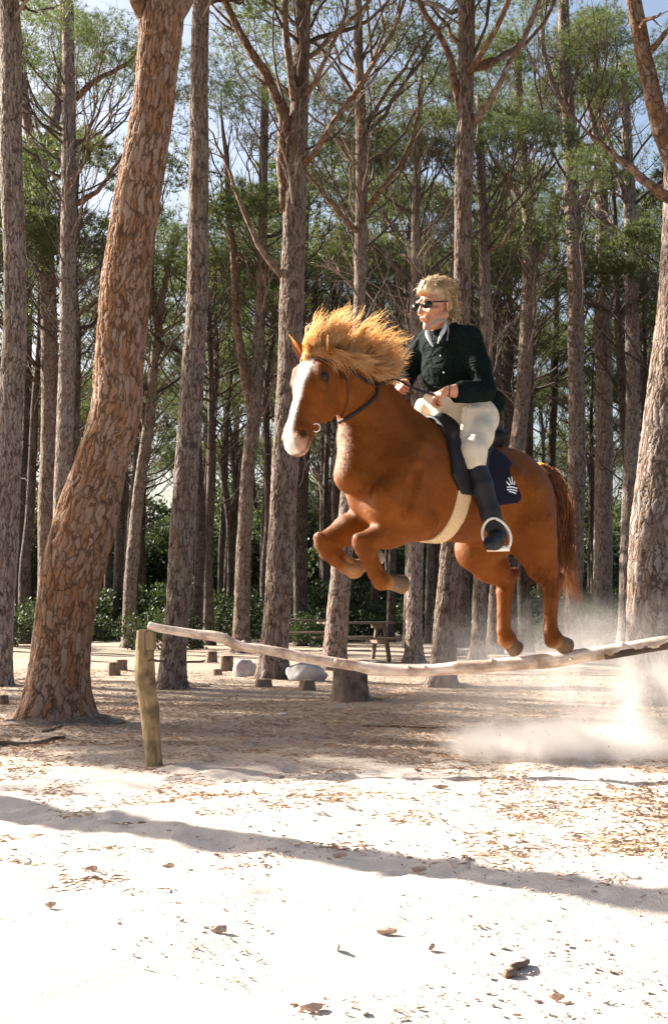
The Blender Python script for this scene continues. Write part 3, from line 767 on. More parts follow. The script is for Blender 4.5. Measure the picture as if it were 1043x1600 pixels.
tube(mb, seg - [0, 0, .012], PR[i0:] * 1.03, 20, attr=True, prof=prof, nref=(0, -1, 0)); mb.build('bark_strip', M['pole_bark'], root, attr='bark')
g = np.random.default_rng(77)
for f in (.105, .17, .33, .45, .475, .585, .66, .71, .79, .90):
    i = int(f * 259); a_ = g.uniform(-.6, 3.6); dr = np.array([0, -math.cos(a_), math.sin(a_)])
    mb = MB(); p0 = PP[i] + dr * PR[i] * .6; tube(mb, [p0, p0 + dr * PR[i] * .55 + [.004, 0, 0], p0 + dr * PR[i] * .75 + [.006, 0, 0]], [.017, .012, .006], 8, attr=True)
    mb.build('knot_stub', M['pole'], root, attr='bark')

# ================================================================== MIDDLE GROUND
M['stone'] = simple('grey_stone', (.42, .38, .36), .9, .3, 6, .01)
M['cutlog'] = log_mat('cut_log_bark', (.24, .16, .11), (.10, .07, .05))
def stump(px, py, wpx, hpx, label, seed, group=None, lean=0):
    gp = ground(px, py); d = gp[1]; r = wpx / 2 / ppm(d); h = hpx / ppm(d)
    root = empty('tree_stump' if h > .35 else 'log_block', (gp[0], d, gz(gp[0], d))); tag(root, label, 'stump' if h > .35 else 'log', group)
    mb = MB(); rough_tube(mb, [(0, 0, -.05), (lean * .2, 0, h * .3), (lean, 0, h)], [r * 1.15, r * 1.02, r * .92], 26, seed, .13, 3, 24)
    mb.build('bark_side', M['cutlog'], root, attr='bark')
    mb = MB(); a = np.linspace(0, 2 * math.pi, 20, endpoint=False)
    V = np.concatenate([np.stack([lean + np.cos(a) * r * .84, np.sin(a) * r * .84, h + .004 + 0 * a], 1), [[lean, 0, h + .012]]]); T = [[i, (i + 1) % 20, 20] for i in range(20)]
    mb.add(V, None, T); mb.build('sawn_top', M['endgrain'], root, smooth=False)
stump(546, 1096, 56, 58, 'thick sawn pine stump below the middle of the jump pole', 5, lean=.01)
stump(177, 1056, 19, 20, 'squat log block left of the pair beside the leaning pine', 6)
stump(190, 1047, 20, 16, 'squat log block behind and right of its twin beside the leaning pine', 7)
stump(330, 1034, 19, 17, 'farthest log block right of the post tree', 8)
stump(354, 1048, 21, 24, 'tallest log block, just left of the white pointed stone', 9)
stump(339, 1056, 16, 9, 'lowest small log block in front of the tallest one', 10)
stump(412, 1074, 26, 11, 'flat log block at the foot of the strong pale ribbed pine', 11)
stump(480, 1080, 25, 15, 'log block in front of the big grey rock', 12)
stump(6, 1100, 14, 14, 'log block at the left edge of the photo', 13)
def rock(px, py, wpx, hpx, dpt, label, seed, nm='rock'):
    gp = ground(px, py); d = gp[1]
    g = np.random.default_rng(seed)
    n, m_ = 26, 40
    ph = np.linspace(0, math.pi, n); th = np.linspace(0, 2 * math.pi, m_, endpoint=False)
    PH, TH = np.meshgrid(ph, th, indexing='ij')
    dn = np.stack([np.sin(PH) * np.cos(TH), np.sin(PH) * np.sin(TH), np.cos(PH)], -1)
    rr = np.ones_like(PH)
    for k in range(16):   # facets
        nn = norm(g.normal(size=3)); rr = np.minimum(rr, g.uniform(.68, .92) / np.maximum(dn @ nn, .2))
    rr = rr * (1 + .05 * vnoise(dn, seed, 3) + .02 * vnoise(dn, seed + 3, 9))
    V = (dn * rr[..., None]).reshape(-1, 3) * [wpx / 2 / ppm(d) * 1.2, dpt / 2, hpx / ppm(d) * .75]
    V[:, 2] += hpx / ppm(d) * .30
    i = np.arange(n - 1)[:, None] * m_; j = np.arange(m_)[None]
    Q = np.stack([i + j, i + m_ + j, i + m_ + (j + 1) % m_, i + (j + 1) % m_], -1).reshape(-1, 4)
    o = link(nm, mkmesh(nm, V, Q, np.zeros((0, 3), int), M['stone'], True)); o.location = (gp[0], d, gz(gp[0], d)); o.rotation_euler = (0, 0, 0)
    tag(o, label, 'rock'); return o
rock(383, 1058, 33, 28, .3, 'white pointed stone between the log blocks and the strong pale pine', 3)
rock(475, 1064, 60, 32, .45, 'big pale grey rock right of the strong pale ribbed pine', 4)
rock(442, 1121, 14, 5, .1, 'small flat grey stone on the sand below the big grey rock', 6)
rock(992, 1372, 14, 7, .05, 'small bluish stone in the needle patch at the right end of the shadow band', 8)

# fallen branches and logs
def lying(px0, py0, px1, py1, wpx, label, name='fallen_branch', cat='branch', mat='cutlog', seed=1, bend=.1, twigs=0):
    a = ground(px0, py0); b_ = ground(px1, py1); g = np.random.default_rng(seed); r = wpx / 2 / ppm((a[1] + b_[1]) / 2)
    n = 7; P = a + (b_ - a) * np.linspace(0, 1, n)[:, None]; nrm_ = norm(np.cross(b_ - a, [0, 0, 1.]))
    P = P + nrm_ * (np.sin(np.linspace(0, math.pi, n)) * bend * g.choice([-1, 1]) * np.linalg.norm(b_ - a) * .5)[:, None] + g.normal(size=(n, 3)) * r * .4
    P[:, 2] = ground_z(P[:, 0], P[:, 1]) + r * .75
    mb = MB(); Pn, rn = rough_tube(mb, P - a, np.linspace(r, r * .55, n), 10, seed, .15, 8, 30)
    for k in range(twigs): add_branch(mb, g, Pn[g.integers(8, 28)], norm(b_ - a) + g.normal(size=3) * [.7, .7, .1], .3, r * .4, 1, 4, .05, .2, 2)
    o = mb.build(name, M[mat], None, attr='bark'); o.location = a; tag(o, label, cat); return o
lying(-20, 1168, 102, 1158, 9, 'dark fallen branch at the left edge in front of the thick leaning pine', seed=2, twigs=2)
lying(70, 1150, 97, 1136, 5, 'short bare stick leaning at the foot of the thick leaning pine', seed=3, name='stick', cat='stick')
lying(566, 1134, 697, 1138, 5, 'thin dark branch lying in the shade right of the stump', seed=4, twigs=3)
lying(695, 1026, 775, 1014, 11, 'fallen pale log behind the hind legs of the horse', name='fallen_log', cat='log', seed=5, mat='pole')
lying(985, 1200, 1060, 1212, 6, 'dark stick near the right edge in front of the dust', seed=6, twigs=1)
lying(290, 1036, 322, 1032, 4, 'thin stick beside the farthest log block', seed=7, name='stick', cat='stick')
lying(96, 1112, 60, 1135, 3, 'thin root like stick behind the short bare stick', seed=8, name='stick', cat='stick')

# picnic table
M['tablewood'] = log_mat('picnic_wood', (.21, .15, .11), (.11, .08, .06))
def plank(mb, a, b_, wd, th, up=(0, 0, 1)):
    a = np.array(a, float); b_ = np.array(b_, float); x = norm(b_ - a); y = norm(np.cross(up, x)); z = np.cross(x, y)
    box(mb, (a + b_) / 2, [np.linalg.norm(b_ - a), wd, th], np.stack([x, y, z], 1), .004)
def picnic(px, py, Ln, rz, label):
    gp = ground(px, py); root = empty('picnic_table', (gp[0], gp[1], 0), rz); tag(root, label, 'picnic table', 'picnic tables under the pines')
    for k in range(4):
        mb = MB(); plank(mb, (-Ln / 2, -.27 + .18 * k, .76), (Ln / 2, -.27 + .18 * k, .76), .165, .045); mb.build('table_plank', M['tablewood'], root, False)
    for s in (-1, 1):
        for k in range(2):
            mb = MB(); plank(mb, (-Ln / 2, s * (.60 + .15 * k), .45), (Ln / 2, s * (.60 + .15 * k), .45), .14, .045); mb.build('seat_plank', M['tablewood'], root, False)
    for e in (-1, 1):
        x = e * (Ln / 2 - .22)
        for s in (-1, 1):
            mb = MB(); plank(mb, (x, s * .62, 0), (x, s * .25, .735), .09, .07, (1, 0, 0)); mb.build('leg', M['tablewood'], root, False)
        mb = MB(); plank(mb, (x + .082 * -e, -.75, .38), (x + .082 * -e, .75, .38), .05, .09); mb.build('seat_beam', M['tablewood'], root, False)
        mb = MB(); plank(mb, (x + .082 * -e, -.36, .69), (x + .082 * -e, .36, .69), .05, .08); mb.build('table_beam', M['tablewood'], root, False)
picnic(556, 1031, 1.5, R(14), 'dark wooden picnic table behind the pine under the front hooves')
picnic(478, 1016, 1.7, R(-8), 'farther dark picnic table half hidden by pine trunks left of the other one')

# ================================================================== LITTER
M['litter_a'] = simple('needle_litter', (.38, .235, .14), .9, .45, 3, 0)
M['chip'] = simple('bark_chip', (.46, .31, .23), .9, .4, 30, .004)
def litter():
    g = np.random.default_rng(99)
    # dry needles: thin 3-sided slivers lying on the ground, thicker in drifts
    def scatter(n, y0, y1, thr, near_bias=1.0):
        out = []
        while sum(len(o) for o in out) < n:
            u = g.uniform(0, 1, 60000)
            y = y0 * (y1 / y0) ** u; x = g.uniform(-1, 1, len(y)) * (.30 * y + .3)
            P = np.stack([x, y, 0 * x], 1)
            v = vnoise(P, 31, .9) * .55 + vnoise(P, 32, 3.1) * .45
            bias = np.clip((y - 7.8) * .30, 0, .60) + np.clip((x - .1) * .20, 0, .30) - .45 - np.clip((5.6 - y) * .22, 0, .4)
            keep = v + bias > thr + g.uniform(-.55, .75, len(y))
            out.append(P[keep])
        return np.concatenate(out)[:n]
    def slivers(P, l0, l1, wd, mat, name, label, lift=.004):
        n = len(P); a = g.uniform(0, math.pi, n); l = g.uniform(l0, l1, n); P = P.copy()
        dx = np.stack([np.cos(a), np.sin(a), g.normal(size=n) * .12], 1); sx = np.stack([-np.sin(a), np.cos(a), 0 * a], 1)
        P[:, 2] = ground_z(P[:, 0], P[:, 1]) + lift + g.uniform(0, .006, n)
        wn = wd * g.uniform(.6, 1.4, n)[:, None]
        V = np.stack([P - dx * l[:, None] / 2 - sx * wn, P + dx * l[:, None] / 2 - sx * wn * .6, P + dx * l[:, None] / 2 + sx * wn * .6, P - dx * l[:, None] / 2 + sx * wn,
                      P + [0, 0, .006] + sx * 0 * wn], 1).reshape(-1, 3)
        i = np.arange(n)[:, None] * 5
        T = np.concatenate([i + np.array([[0, 1, 4]]), i + np.array([[1, 2, 4]]), i + np.array([[2, 3, 4]]), i + np.array([[3, 0, 4]])])
        o = link(name, mkmesh(name, V, np.zeros((0, 4), int), T, mat, False)); tag(o, label, name.replace('_', ' '), kind='stuff')
    slivers(scatter(48000, 2.8, 22, .12), .02, .075, .0011, M['litter_a'], 'needle_litter', 'dry brown pine needles strewn over the sandy ground')
    # bark flakes and chips: irregular little slabs
    # sparse crumbs everywhere on the open sand, smaller and paler
    n0 = 7000; u = g.uniform(0, 1, n0); y = 2.8 * (9 / 2.8) ** u; x = g.uniform(-1, 1, n0) * (.30 * y + .2); P0 = np.stack([x, y, 0 * x], 1)
    P0 = P0[vnoise(P0, 51, 2.2) + .5 * vnoise(P0, 52, 7) + .3 * np.clip(x, -1, 1) > g.uniform(-.3, 1.1, n0)]
    P = np.concatenate([scatter(2600, 2.8, 20, .16), P0]); n = len(P)
    k = 6; ang = (np.arange(k) / k * 2 * math.pi)[None] + g.uniform(-.3, .3, (n, k)); rad = g.uniform(.5, 1, (n, k))
    big = g.pareto(2.5, n) * .008 + .007; big = np.minimum(big, np.where(P[:, 1] < 7, .024, .045)) * np.where(P[:, 1] < 5, .6, .85)
    el = g.uniform(.3, .7, n); a = g.uniform(0, math.pi, n)
    x = np.cos(ang) * rad * big[:, None]; y = np.sin(ang) * rad * (big * el)[:, None]
    X = x * np.cos(a)[:, None] - y * np.sin(a)[:, None]; Y = x * np.sin(a)[:, None] + y * np.cos(a)[:, None]
    zt = ground_z(P[:, 0], P[:, 1])[:, None] + g.uniform(.002, .008, (n, 1)) + X * g.normal(size=(n, 1)) * .25 + .2 * big[:, None]
    top = np.stack([P[:, :1] + X, P[:, 1:2] + Y, zt], -1); bot = top - np.array([0, 0, 1]) * (.25 * big[:, None, None] + .002)
    V = np.concatenate([top, bot], 1).reshape(-1, 3); b0 = np.arange(n)[:, None] * 12
    Q = []; 
    for j in range(k): Q.append(np.concatenate([b0 + j, b0 + j + 6, b0 + (j + 1) % 6 + 6, b0 + (j + 1) % 6], 1))
    Q.append(np.concatenate([b0, b0 + 1, b0 + 2, b0 + 3], 1)); Q.append(np.concatenate([b0, b0 + 3, b0 + 4, b0 + 5], 1))
    o = link('bark_flakes', mkmesh('bark_flakes', V, np.concatenate(Q), np.zeros((0, 3), int), M['chip'], False)); tag(o, 'small bark flakes and crumbs scattered on the sandy ground', 'bark flakes', kind='stuff')
    # clods and footprints rim in the sand: pebbles
litter()
def chip(px, py, wpx, hpx, ang, label, seed):
    gp = ground(px, py); g = np.random.default_rng(seed); L_ = wpx / ppm(gp[1]); W_ = L_ * .38; k = 9
    a = np.linspace(0, 2 * math.pi, k, endpoint=False); r = g.uniform(.65, 1.1, k)
    x = np.cos(a) * r * L_ / 2; y = np.sin(a) * r * W_ / 2; z = .008 + .18 * y + g.uniform(0, .010, k)
    V = np.concatenate([np.stack([x, y, z + .004], 1), np.stack([x * .94, y * .94, z - .006], 1), [[0, 0, .024]], [[0, 0, 0]]])
    T = [[i, (i + 1) % k, 2 * k] for i in range(k)] + [[k + (i + 1) % k, k + i, 2 * k + 1] for i in range(k)]; Q = [[i, k + i, k + (i + 1) % k, (i + 1) % k] for i in range(k)]
    mb = MB(); mb.add(V, Q, T); o = mb.build('bark_piece', M['chip'], None, False); o.location = (gp[0], gp[1], gz(gp[0], gp[1])); o.rotation_euler = (R(g.uniform(5, 18)), 0, R(ang)); tag(o, label, 'bark', 'loose pieces of bark on the sand')
chip(341, 1476, 30, 8, 5, 'dark bark piece left of centre in the foreground sand', 1)
chip(606, 1474, 38, 10, -8, 'reddish bark piece lying in the needle drift, foreground centre', 2)
chip(145, 1358, 26, 8, -15, 'bark piece at left, below the start of the shadow band', 3)
chip(652, 1362, 26, 10, 10, 'bark piece lying inside the middle of the shadow band', 4)
chip(868, 1573, 28, 8, -20, 'bark piece near the lower right corner of the foreground', 5)
chip(527, 1503, 14, 14, 80, 'narrow upright bark sliver in the foreground centre', 6)
chip(672, 1495, 18, 10, 50, 'bark sliver right of the reddish bark piece', 7)
chip(488, 1592, 40, 8, 10, 'bark piece at the lower rim of the photo', 8)
chip(687, 1230, 26, 6, 5, 'bark piece on the sand left of the dust', 9)
chip(78, 1424, 18, 8, 20, 'lonely bark piece in the bright sand at far left', 10)
chip(265, 1350, 22, 6, -10, 'bark piece under the left part of the shadow band', 11)
chip(530, 1345, 30, 5, 0, 'flat bark strip at the lower rim of the shadow band', 12)
lying(785, 1543, 822, 1522, 15, 'stubby forked piece of root in the foreground sand at right', name='root_piece', cat='root', seed=12, twigs=1)

# mound of needles and roots round the foot of the thick leaning pine
MSOIL = simple('needle_soil', (.16, .115, .082), .95, .5, 16, .012)
def mound(px, py, sc, lbl, sd=3):
    gp = ground(px, py); n, k = 16, 72
    r = np.linspace(.02, .66, n); th = np.linspace(0, 2 * math.pi, k, endpoint=False); RR, TH = np.meshgrid(r, th, indexing='ij')
    q = np.stack([np.cos(TH), np.sin(TH), RR * 2], -1); ext = 1 + .28 * vnoise(q, sd, 1.6) + .12 * vnoise(q, sd + 1, 4)
    X = gp[0] + .03 + RR * sc * np.cos(TH) * ext * 1.12; Y = gp[1] - .02 + RR * sc * np.sin(TH) * ext
    Z = ground_z(X.ravel(), Y.ravel()).reshape(X.shape) + .15 * sc * np.clip(1 - RR / .62, -.1, 1) ** 1.2 * (RR < .63) + .018 * vnoise(np.stack([X, Y, 0 * X], -1), 6, 14) - .012 * (RR > .62)
    i = np.arange(n - 1)[:, None] * k; j = np.arange(k)[None]; Q = np.stack([i + j, i + k + j, i + k + (j + 1) % k, i + (j + 1) % k], -1).reshape(-1, 4)
    m = MSOIL
    o = link('needle_mound', mkmesh('needle_mound', np.stack([X, Y, Z], -1).reshape(-1, 3), Q, np.zeros((0, 3), int), m)); tag(o, lbl, 'mound', kind='structure')
for px, py, sc, lb in ((90, 1130, 1, 'thick leaning pine'), (269, 1074, .62, 'upright pine behind the jump post'), (426, 1060, .7, 'strong pale ribbed pine'), (690, 1071, .68, 'strong pine behind the rider'),
                       (1022, 1096, 1.0, 'thick pine at the right edge'), (2, 1070, .6, 'pine cut by the left edge'), (546, 1093, .55, 'sawn pine stump'), (521, 1045, .5, 'dark pine by the picnic table')):
    mound(px, py, sc, 'dark mound of soil and needles round the foot of the ' + lb, int(px) % 17)

# ================================================================== IMPLICIT SURFACES (bodies)
def surfnet(D, org, h):
    S = D < 0
    c = [S[i:S.shape[0]-1+i, j:S.shape[1]-1+j, k:S.shape[2]-1+k] for i in (0, 1) for j in (0, 1) for k in (0, 1)]
    allc = c[0].copy(); anyc = c[0].copy()
    for x in c[1:]: allc &= x; anyc |= x
    idx = np.argwhere(anyc & ~allc)
    cid = -np.ones(anyc.shape, np.int32); cid[tuple(idx.T)] = np.arange(len(idx))
    acc = np.zeros((len(idx), 3)); cnt = np.zeros(len(idx))
    offs = [np.array(o) for o in ((0,0,0),(0,0,1),(0,1,0),(0,1,1),(1,0,0),(1,0,1),(1,1,0),(1,1,1))]
    val = [D[tuple((idx + o).T)] for o in offs]
    for a, b in ((0,1),(2,3),(4,5),(6,7),(0,2),(1,3),(4,6),(5,7),(0,4),(1,5),(2,6),(3,7)):
        va, vb = val[a], val[b]; m = (va < 0) != (vb < 0)
        t = np.where(m, va / np.where(m, va - vb, 1), 0)
        p = offs[a] + t[:, None] * (offs[b] - offs[a]); acc[m] += p[m]; cnt[m] += 1
    V = (idx + acc / cnt[:, None]) * h + org
    Q = []
    for ax in range(3):
        sl0 = [slice(None)] * 3; sl1 = [slice(None)] * 3; sl0[ax] = slice(0, -1); sl1[ax] = slice(1, None)
        ch = S[tuple(sl0)] != S[tuple(sl1)]; e = np.argwhere(ch)
        o1, o2 = (ax + 1) % 3, (ax + 2) % 3
        ok = (e[:, o1] > 0) & (e[:, o2] > 0) & (e[:, o1] < D.shape[o1] - 1) & (e[:, o2] < D.shape[o2] - 1); e = e[ok]
        d1 = np.zeros(3, int); d1[o1] = 1; d2 = np.zeros(3, int); d2[o2] = 1
        q = np.stack([cid[tuple((e - d1 - d2).T)], cid[tuple((e - d2).T)], cid[tuple(e.T)], cid[tuple((e - d1).T)]], 1)
        ins = S[tuple(e.T)]; q[~ins] = q[~ins][:, ::-1]; Q.append(q)
    return V, np.concatenate(Q)
class Field:
    def __init__(s, lo, hi, h):
        s.lo = np.array(lo, float); s.h = h; s.n = np.ceil((np.array(hi) - s.lo) / h).astype(int) + 1
        s.D = np.full(s.n, 1.0, np.float32)
        s.ax = [s.lo[i] + np.arange(s.n[i]) * h for i in range(3)]
    def block(s, lo, hi):
        i0 = np.clip(np.floor((np.array(lo) - s.lo) / s.h).astype(int), 0, s.n - 1); i1 = np.clip(np.ceil((np.array(hi) - s.lo) / s.h).astype(int) + 1, 1, s.n)
        if np.any(i1 <= i0): return None
        sl = tuple(slice(a, b) for a, b in zip(i0, i1))
        return sl, s.ax[0][sl[0]][:, None, None], s.ax[1][sl[1]][None, :, None], s.ax[2][sl[2]][None, None, :]
    def put(s, sl, d, k, sub=False):
        a = s.D[sl]
        if sub:
            h = np.maximum(k - np.abs(a + d), 0) / k; s.D[sl] = np.maximum(a, -d) + h * h * k * .25
        else:
            h = np.maximum(k - np.abs(a - d), 0) / k; s.D[sl] = np.minimum(a, d) - h * h * k * .25
    def rc(s, a, b, ra, rb, k=.04, M3=None, sub=False, infl=0.0):
        """round cone from a to b; M3 = 3x3 matrix: distances are measured after it (squash), applied about the segment"""
        a = np.array(a, float); b = np.array(b, float); ra = ra + infl; rb = rb + infl
        stretch = 1.0 if M3 is None else float(1 / np.linalg.svd(M3, compute_uv=False).min())
        m = max(ra, rb) * stretch + k + 3 * s.h + .01
        bl = s.block(np.minimum(a, b) - m, np.maximum(a, b) + m)
        if bl is None: return
        sl, X, Y, Z = bl
        P = np.stack(np.broadcast_arrays(X - a[0], Y - a[1], Z - a[2]), -1)
        ba = b - a
        if M3 is not None: P = P @ M3.T; ba = M3 @ ba
        l2 = max(ba @ ba, 1e-9)
        t = np.clip((P @ ba) / l2, 0, 1)
        d = np.sqrt(np.maximum(((P - t[..., None] * ba) ** 2).sum(-1), 1e-12)) - (ra + (rb - ra) * t)
        if M3 is not None: d = d / np.linalg.svd(M3, compute_uv=False).max() ** .5
        s.put(sl, d.astype(np.float32), k, sub)
    def mesh(s): return surfnet(s.D, s.lo, s.h)
def squash(axis, f):
    """metric that makes a round shape f times as wide along the unit axis"""
    a = norm(axis)[:, None]; return np.eye(3) + (1 / f - 1) * (a @ a.T)

# ================================================================== HORSE
HY = R(38)
HX = np.array([-math.cos(HY), -math.sin(HY), 0]); HL = np.array([math.sin(HY), -math.cos(HY), 0]); HZ = np.array([0, 0, 1.])
HO = at(700, 760, 7.6)
BASE = np.array([HO[0], HO[1], 0.0])
W2L = np.stack([HX, HL, HZ])
def toL(p): return W2L @ (np.asarray(p) - BASE)
def toW(p): return np.asarray(p) @ W2L + BASE
def hp(px, py, lat=0.0):
    d = ray(px, py); return toL(CAM + d * (((HO - CAM) @ HL + lat) / (d @ HL)))
LAT = np.array([0, 1., 0])
def horse_trunk(F, infl=0.0, k=.09):
    S = lambda f: squash(LAT, f)
    F.rc(hp(640, 752), hp(775, 775), .340, .300, k, S(.80), infl=infl)
    F.rc(hp(598, 765), hp(600, 735), .215, .235, k, S(.95), infl=infl)
    F.rc(hp(795, 768), hp(800, 785), .235, .24, k, S(1.0), infl=infl)
    F.rc(hp(664, 690), hp(715, 706), .105, .12, .12, S(.6), infl=infl)
    for s in (-1, 1):
        F.rc(hp(625, 745, s * .12), hp(610, 790, s * .13), .17, .15, .06, infl=infl)
def HEADF():
    yaw = R(52); hh = np.array([-math.cos(yaw), -math.sin(yaw), 0]); sd_ = np.array([math.sin(yaw), -math.cos(yaw), 0])
    hh, sd_ = W2L @ hh, W2L @ sd_
    ax = norm(.45 * hh - .89 * HZ); dn = norm(.89 * hh + .45 * HZ); return hp(499, 553), ax, dn, sd_
HP0, HAX, HDN, HSD = HEADF()
def hd(u, v, w=0): return HP0 + HAX * u * 1.04 + HDN * v * 1.12 + HSD * w * 1.12
def build_horse():
    root = empty('horse', BASE); root.rotation_euler = (0, 0, math.atan2(HX[1], HX[0]))
    tag(root, 'chestnut horse with a white blaze leaping over the pole, mane and tail flying', 'horse')
    # root's local axes: x = heading, y = left of heading, z up -> mirror of W2L's second row handled below
    F = Field((-1.05, -.50, .50), (1.45, .62, 2.75), .0088)
    horse_trunk(F)
    S = lambda f: squash(LAT, f)
    # shoulder blade, upper arm, ribs' edge, haunch: shallow swellings and furrows
    for s in (-1, 1):
        F.rc(hp(655, 700, s * .20), hp(600, 775, s * .20), .055, .075, .04)
        F.rc(hp(640, 800, s * .22), hp(606, 790, s * .20), .055, .06, .04)
        F.rc(hp(652, 735, s * .275), hp(632, 800, s * .275), .012, .012, .05, sub=True)
        F.rc(hp(800, 745, s * .20), hp(838, 800, s * .19), .07, .08, .05)
        F.rc(hp(776, 770, s * .27), hp(792, 830, s * .275), .012, .014, .06, sub=True)
        F.rc(hp(845, 790, s * .235), hp(846, 840, s * .235), .012, .012, .03, sub=True)
    # neck
    F.rc(hp(606, 716), hp(583, 660), .255, .205, .08, S(.66))
    F.rc(hp(583, 660), hp(547, 600), .205, .150, .06, S(.60))
    F.rc(hp(547, 600), hp(518, 572), .150, .105, .05, S(.62))
    F.rc(hp(640, 662), hp(560, 575), .085, .06, .07, S(.6))
    F.rc(hp(556, 690, .02), hp(552, 742, .05), .09, .11, .06)          # breast muscles
    F.rc(hp(556, 690, -.02), hp(566, 745, -.10), .09, .11, .06)
    # head
    q = lambda f: squash(HSD, f)
    F.rc(hd(.00, -.05), hd(.12, -.02), .085, .088, .04)
    F.rc(hd(.12, -.02), hd(.22, -.015), .092, .085, .03, q(1.12))
    F.rc(hd(.14, -.125), hd(.22, -.125), .128, .112, .03, q(.72))
    F.rc(hd(.20, -.01), hd(.46, -.016), .074, .054, .03, q(.92))
    F.rc(hd(.22, -.09), hd(.50, -.060), .092, .060, .03, q(.78))
    F.rc(hd(.48, -.045), hd(.530, -.055), .074, .068, .025)
    F.rc(hd(.52, -.085), hd(.545, -.075), .032, .034, .02)
    F.rc(hd(.03, -.10), hd(.12, -.19), .075, .055, .05, q(.8))
    for s in (-1, 1):
        F.rc(hd(.13, .035, s * .066), hd(.185, .01, s * .082), .028, .028, .025)      # brow
        F.rc(hd(.20, -.02, s * .075), hd(.33, -.035, s * .055), .022, .012, .02)       # facial crest
        F.rc(hd(.475, -.005, s * .034), hd(.515, -.010, s * .040), .024, .026, .015)   # nostril rim
        F.rc(hd(.500, .004, s * .060), hd(.520, -.012, s * .064), .017, .015, .008, sub=True)
        F.rc(hd(.165, .012, s * .105), hd(.175, .010, s * .11), .018, .016, .012, sub=True)
        F.rc(hd(.51, -.070, s * .06), hd(.56, -.066, s * .03), .006, .005, .008, sub=True)
        F.rc(hd(.10, -.12, s * .085), hd(.14, -.17, s * .07), .03, .03, .03)
    # forelegs, folded
    def chain(pts, k=.03):
        for a, b in zip(pts[:-1], pts[1:]): F.rc(hp(*a[:3]), hp(*b[:3]), a[3], b[3], k)
    chain([(628, 775, .12, .150), (650, 815, .13, .100), (610, 832, .13, .078), (572, 847, .12, .060)], .05)
    chain([(566, 848, .12, .056), (572, 862, .12, .052), (575, 872, .12, .036), (584, 897, .12, .031), (595, 908, .12, .046)], .012)
    chain([(577, 858, .12, .040), (584, 872, .12, .022), (596, 897, .12, .022), (600, 905, .12, .034)], .012); chain([(559, 842, .12, .030), (563, 852, .12, .028)], .01)
    chain([(596, 908, .12, .046), (612, 911, .12, .038)], .02)
    chain([(590, 790, -.12, .140), (580, 812, -.13, .100), (545, 828, -.13, .080), (512, 846, -.13, .062)], .05)
    chain([(507, 848, -.13, .058), (514, 862, -.13, .052), (524, 875, -.13, .036), (538, 887, -.13, .031), (552, 891, -.13, .046)], .012)
    chain([(522, 858, -.13, .040), (534, 869, -.13, .022), (548, 879, -.13, .022), (556, 884, -.13, .034)], .012); chain([(498, 840, -.13, .030), (500, 850, -.13, .028)], .01)
    chain([(554, 889, -.13, .046), (571, 880, -.13, .037)], .02)
    # hind legs, stretched down
    chain([(812, 780, .10, .200), (822, 815, .14, .165), (834, 850, .15, .125), (846, 885, .15, .085), (858, 905, .15, .060)], .06)
    chain([(866, 908, .15, .040), (861, 918, .15, .050), (858, 935, .15, .036), (857, 960, .15, .030), (857, 985, .15, .032), (862, 1000, .15, .046)], .012)
    chain([(875, 902, .15, .026), (868, 925, .15, .024), (864, 955, .15, .021), (864, 982, .15, .023), (869, 997, .15, .038)], .012)
    chain([(864, 1000, .15, .046), (876, 1005, .15, .040)], .02)
    chain([(785, 785, -.10, .190), (768, 825, -.13, .165), (748, 858, -.14, .135), (766, 884, -.14, .098), (784, 900, -.14, .066)], .06)
    chain([(796, 897, -.14, .040), (788, 908, -.14, .052), (785, 926, -.14, .038), (784, 960, -.14, .030), (784, 985, -.14, .032), (789, 1000, -.14, .045)], .012)
    chain([(804, 893, -.14, .026), (796, 918, -.14, .025), (791, 955, -.14, .021), (791, 982, -.14, .023), (796, 996, -.14, .037)], .012)
    chain([(790, 1000, -.14, .045), (799, 1007, -.14, .039)], .02)
    F.rc(hp(795, 835, 0), hp(765, 862, 0), .08, .045, .07)              # flank / sheath
    F.rc(hp(830, 742, 0), hp(846, 748, 0), .06, .040, .05)              # dock
    V, Q = F.mesh()
    # gentle smoothing of the voxel steps
    # coat marks as a vertex attribute: x = white blaze, y = pale pinkish muzzle, z = pale lower legs
    rel = V - HP0; u = rel @ HAX / 1.04; v = rel @ HDN / 1.12; w_ = rel @ HSD / 1.12
    wid = np.interp(u, [0, .05, .12, .2, .3, .42, .5, .62], [.0, .034, .052, .038, .026, .024, .030, .04])
    n1 = vnoise(V, 4, 30) * .006
    blaze = np.clip((wid - np.abs(w_ + .006) + n1) / .008, 0, 1) * (v > -.055 - .0 * u) * (u > .02) * (u < .66)
    muz = np.clip((u - .50 + n1 * 2) / .05, 0, 1) * (np.linalg.norm(rel, axis=1) < .72) * (np.abs(v) < .16) * (np.abs(w_) < .12)
    low = np.zeros(len(V))
    for (c, r_) in ((hp(550, 885, -.13), .10), (hp(604, 908, .12), .06), (hp(545, 870, -.13), .06), (hp(790, 1010, -.14), .06), (hp(866, 1006, .15), .06)):
        low = np.maximum(low, np.clip(1 - (np.linalg.norm(V - c, axis=1) - r_ * .5) / (r_ * .6), 0, 1))
    for s_ in (-1, 1):
        dn_ = np.clip(1 - (np.linalg.norm((V - hd(.505, -.012, s_ * .062)) * [1, 1, 1], axis=1) - .016) / .012, 0, 1); de = np.clip(1 - (np.linalg.norm(V - hd(.170, .006, s_ * .088), axis=1) - .030) / .022, 0, 1)
        blaze = np.where(np.maximum(dn_, de) > 0, -np.maximum(dn_, de * .75), blaze)
    mo = hd(.545, -.068, 0); ml = np.abs(rel @ HDN / 1.12 + .068) < .006; blaze = np.where(ml & (u > .47) & (np.linalg.norm(rel, axis=1) < .72), -.6, blaze)
    A = np.stack([blaze, muz * (1 - np.abs(blaze)), low], 1)
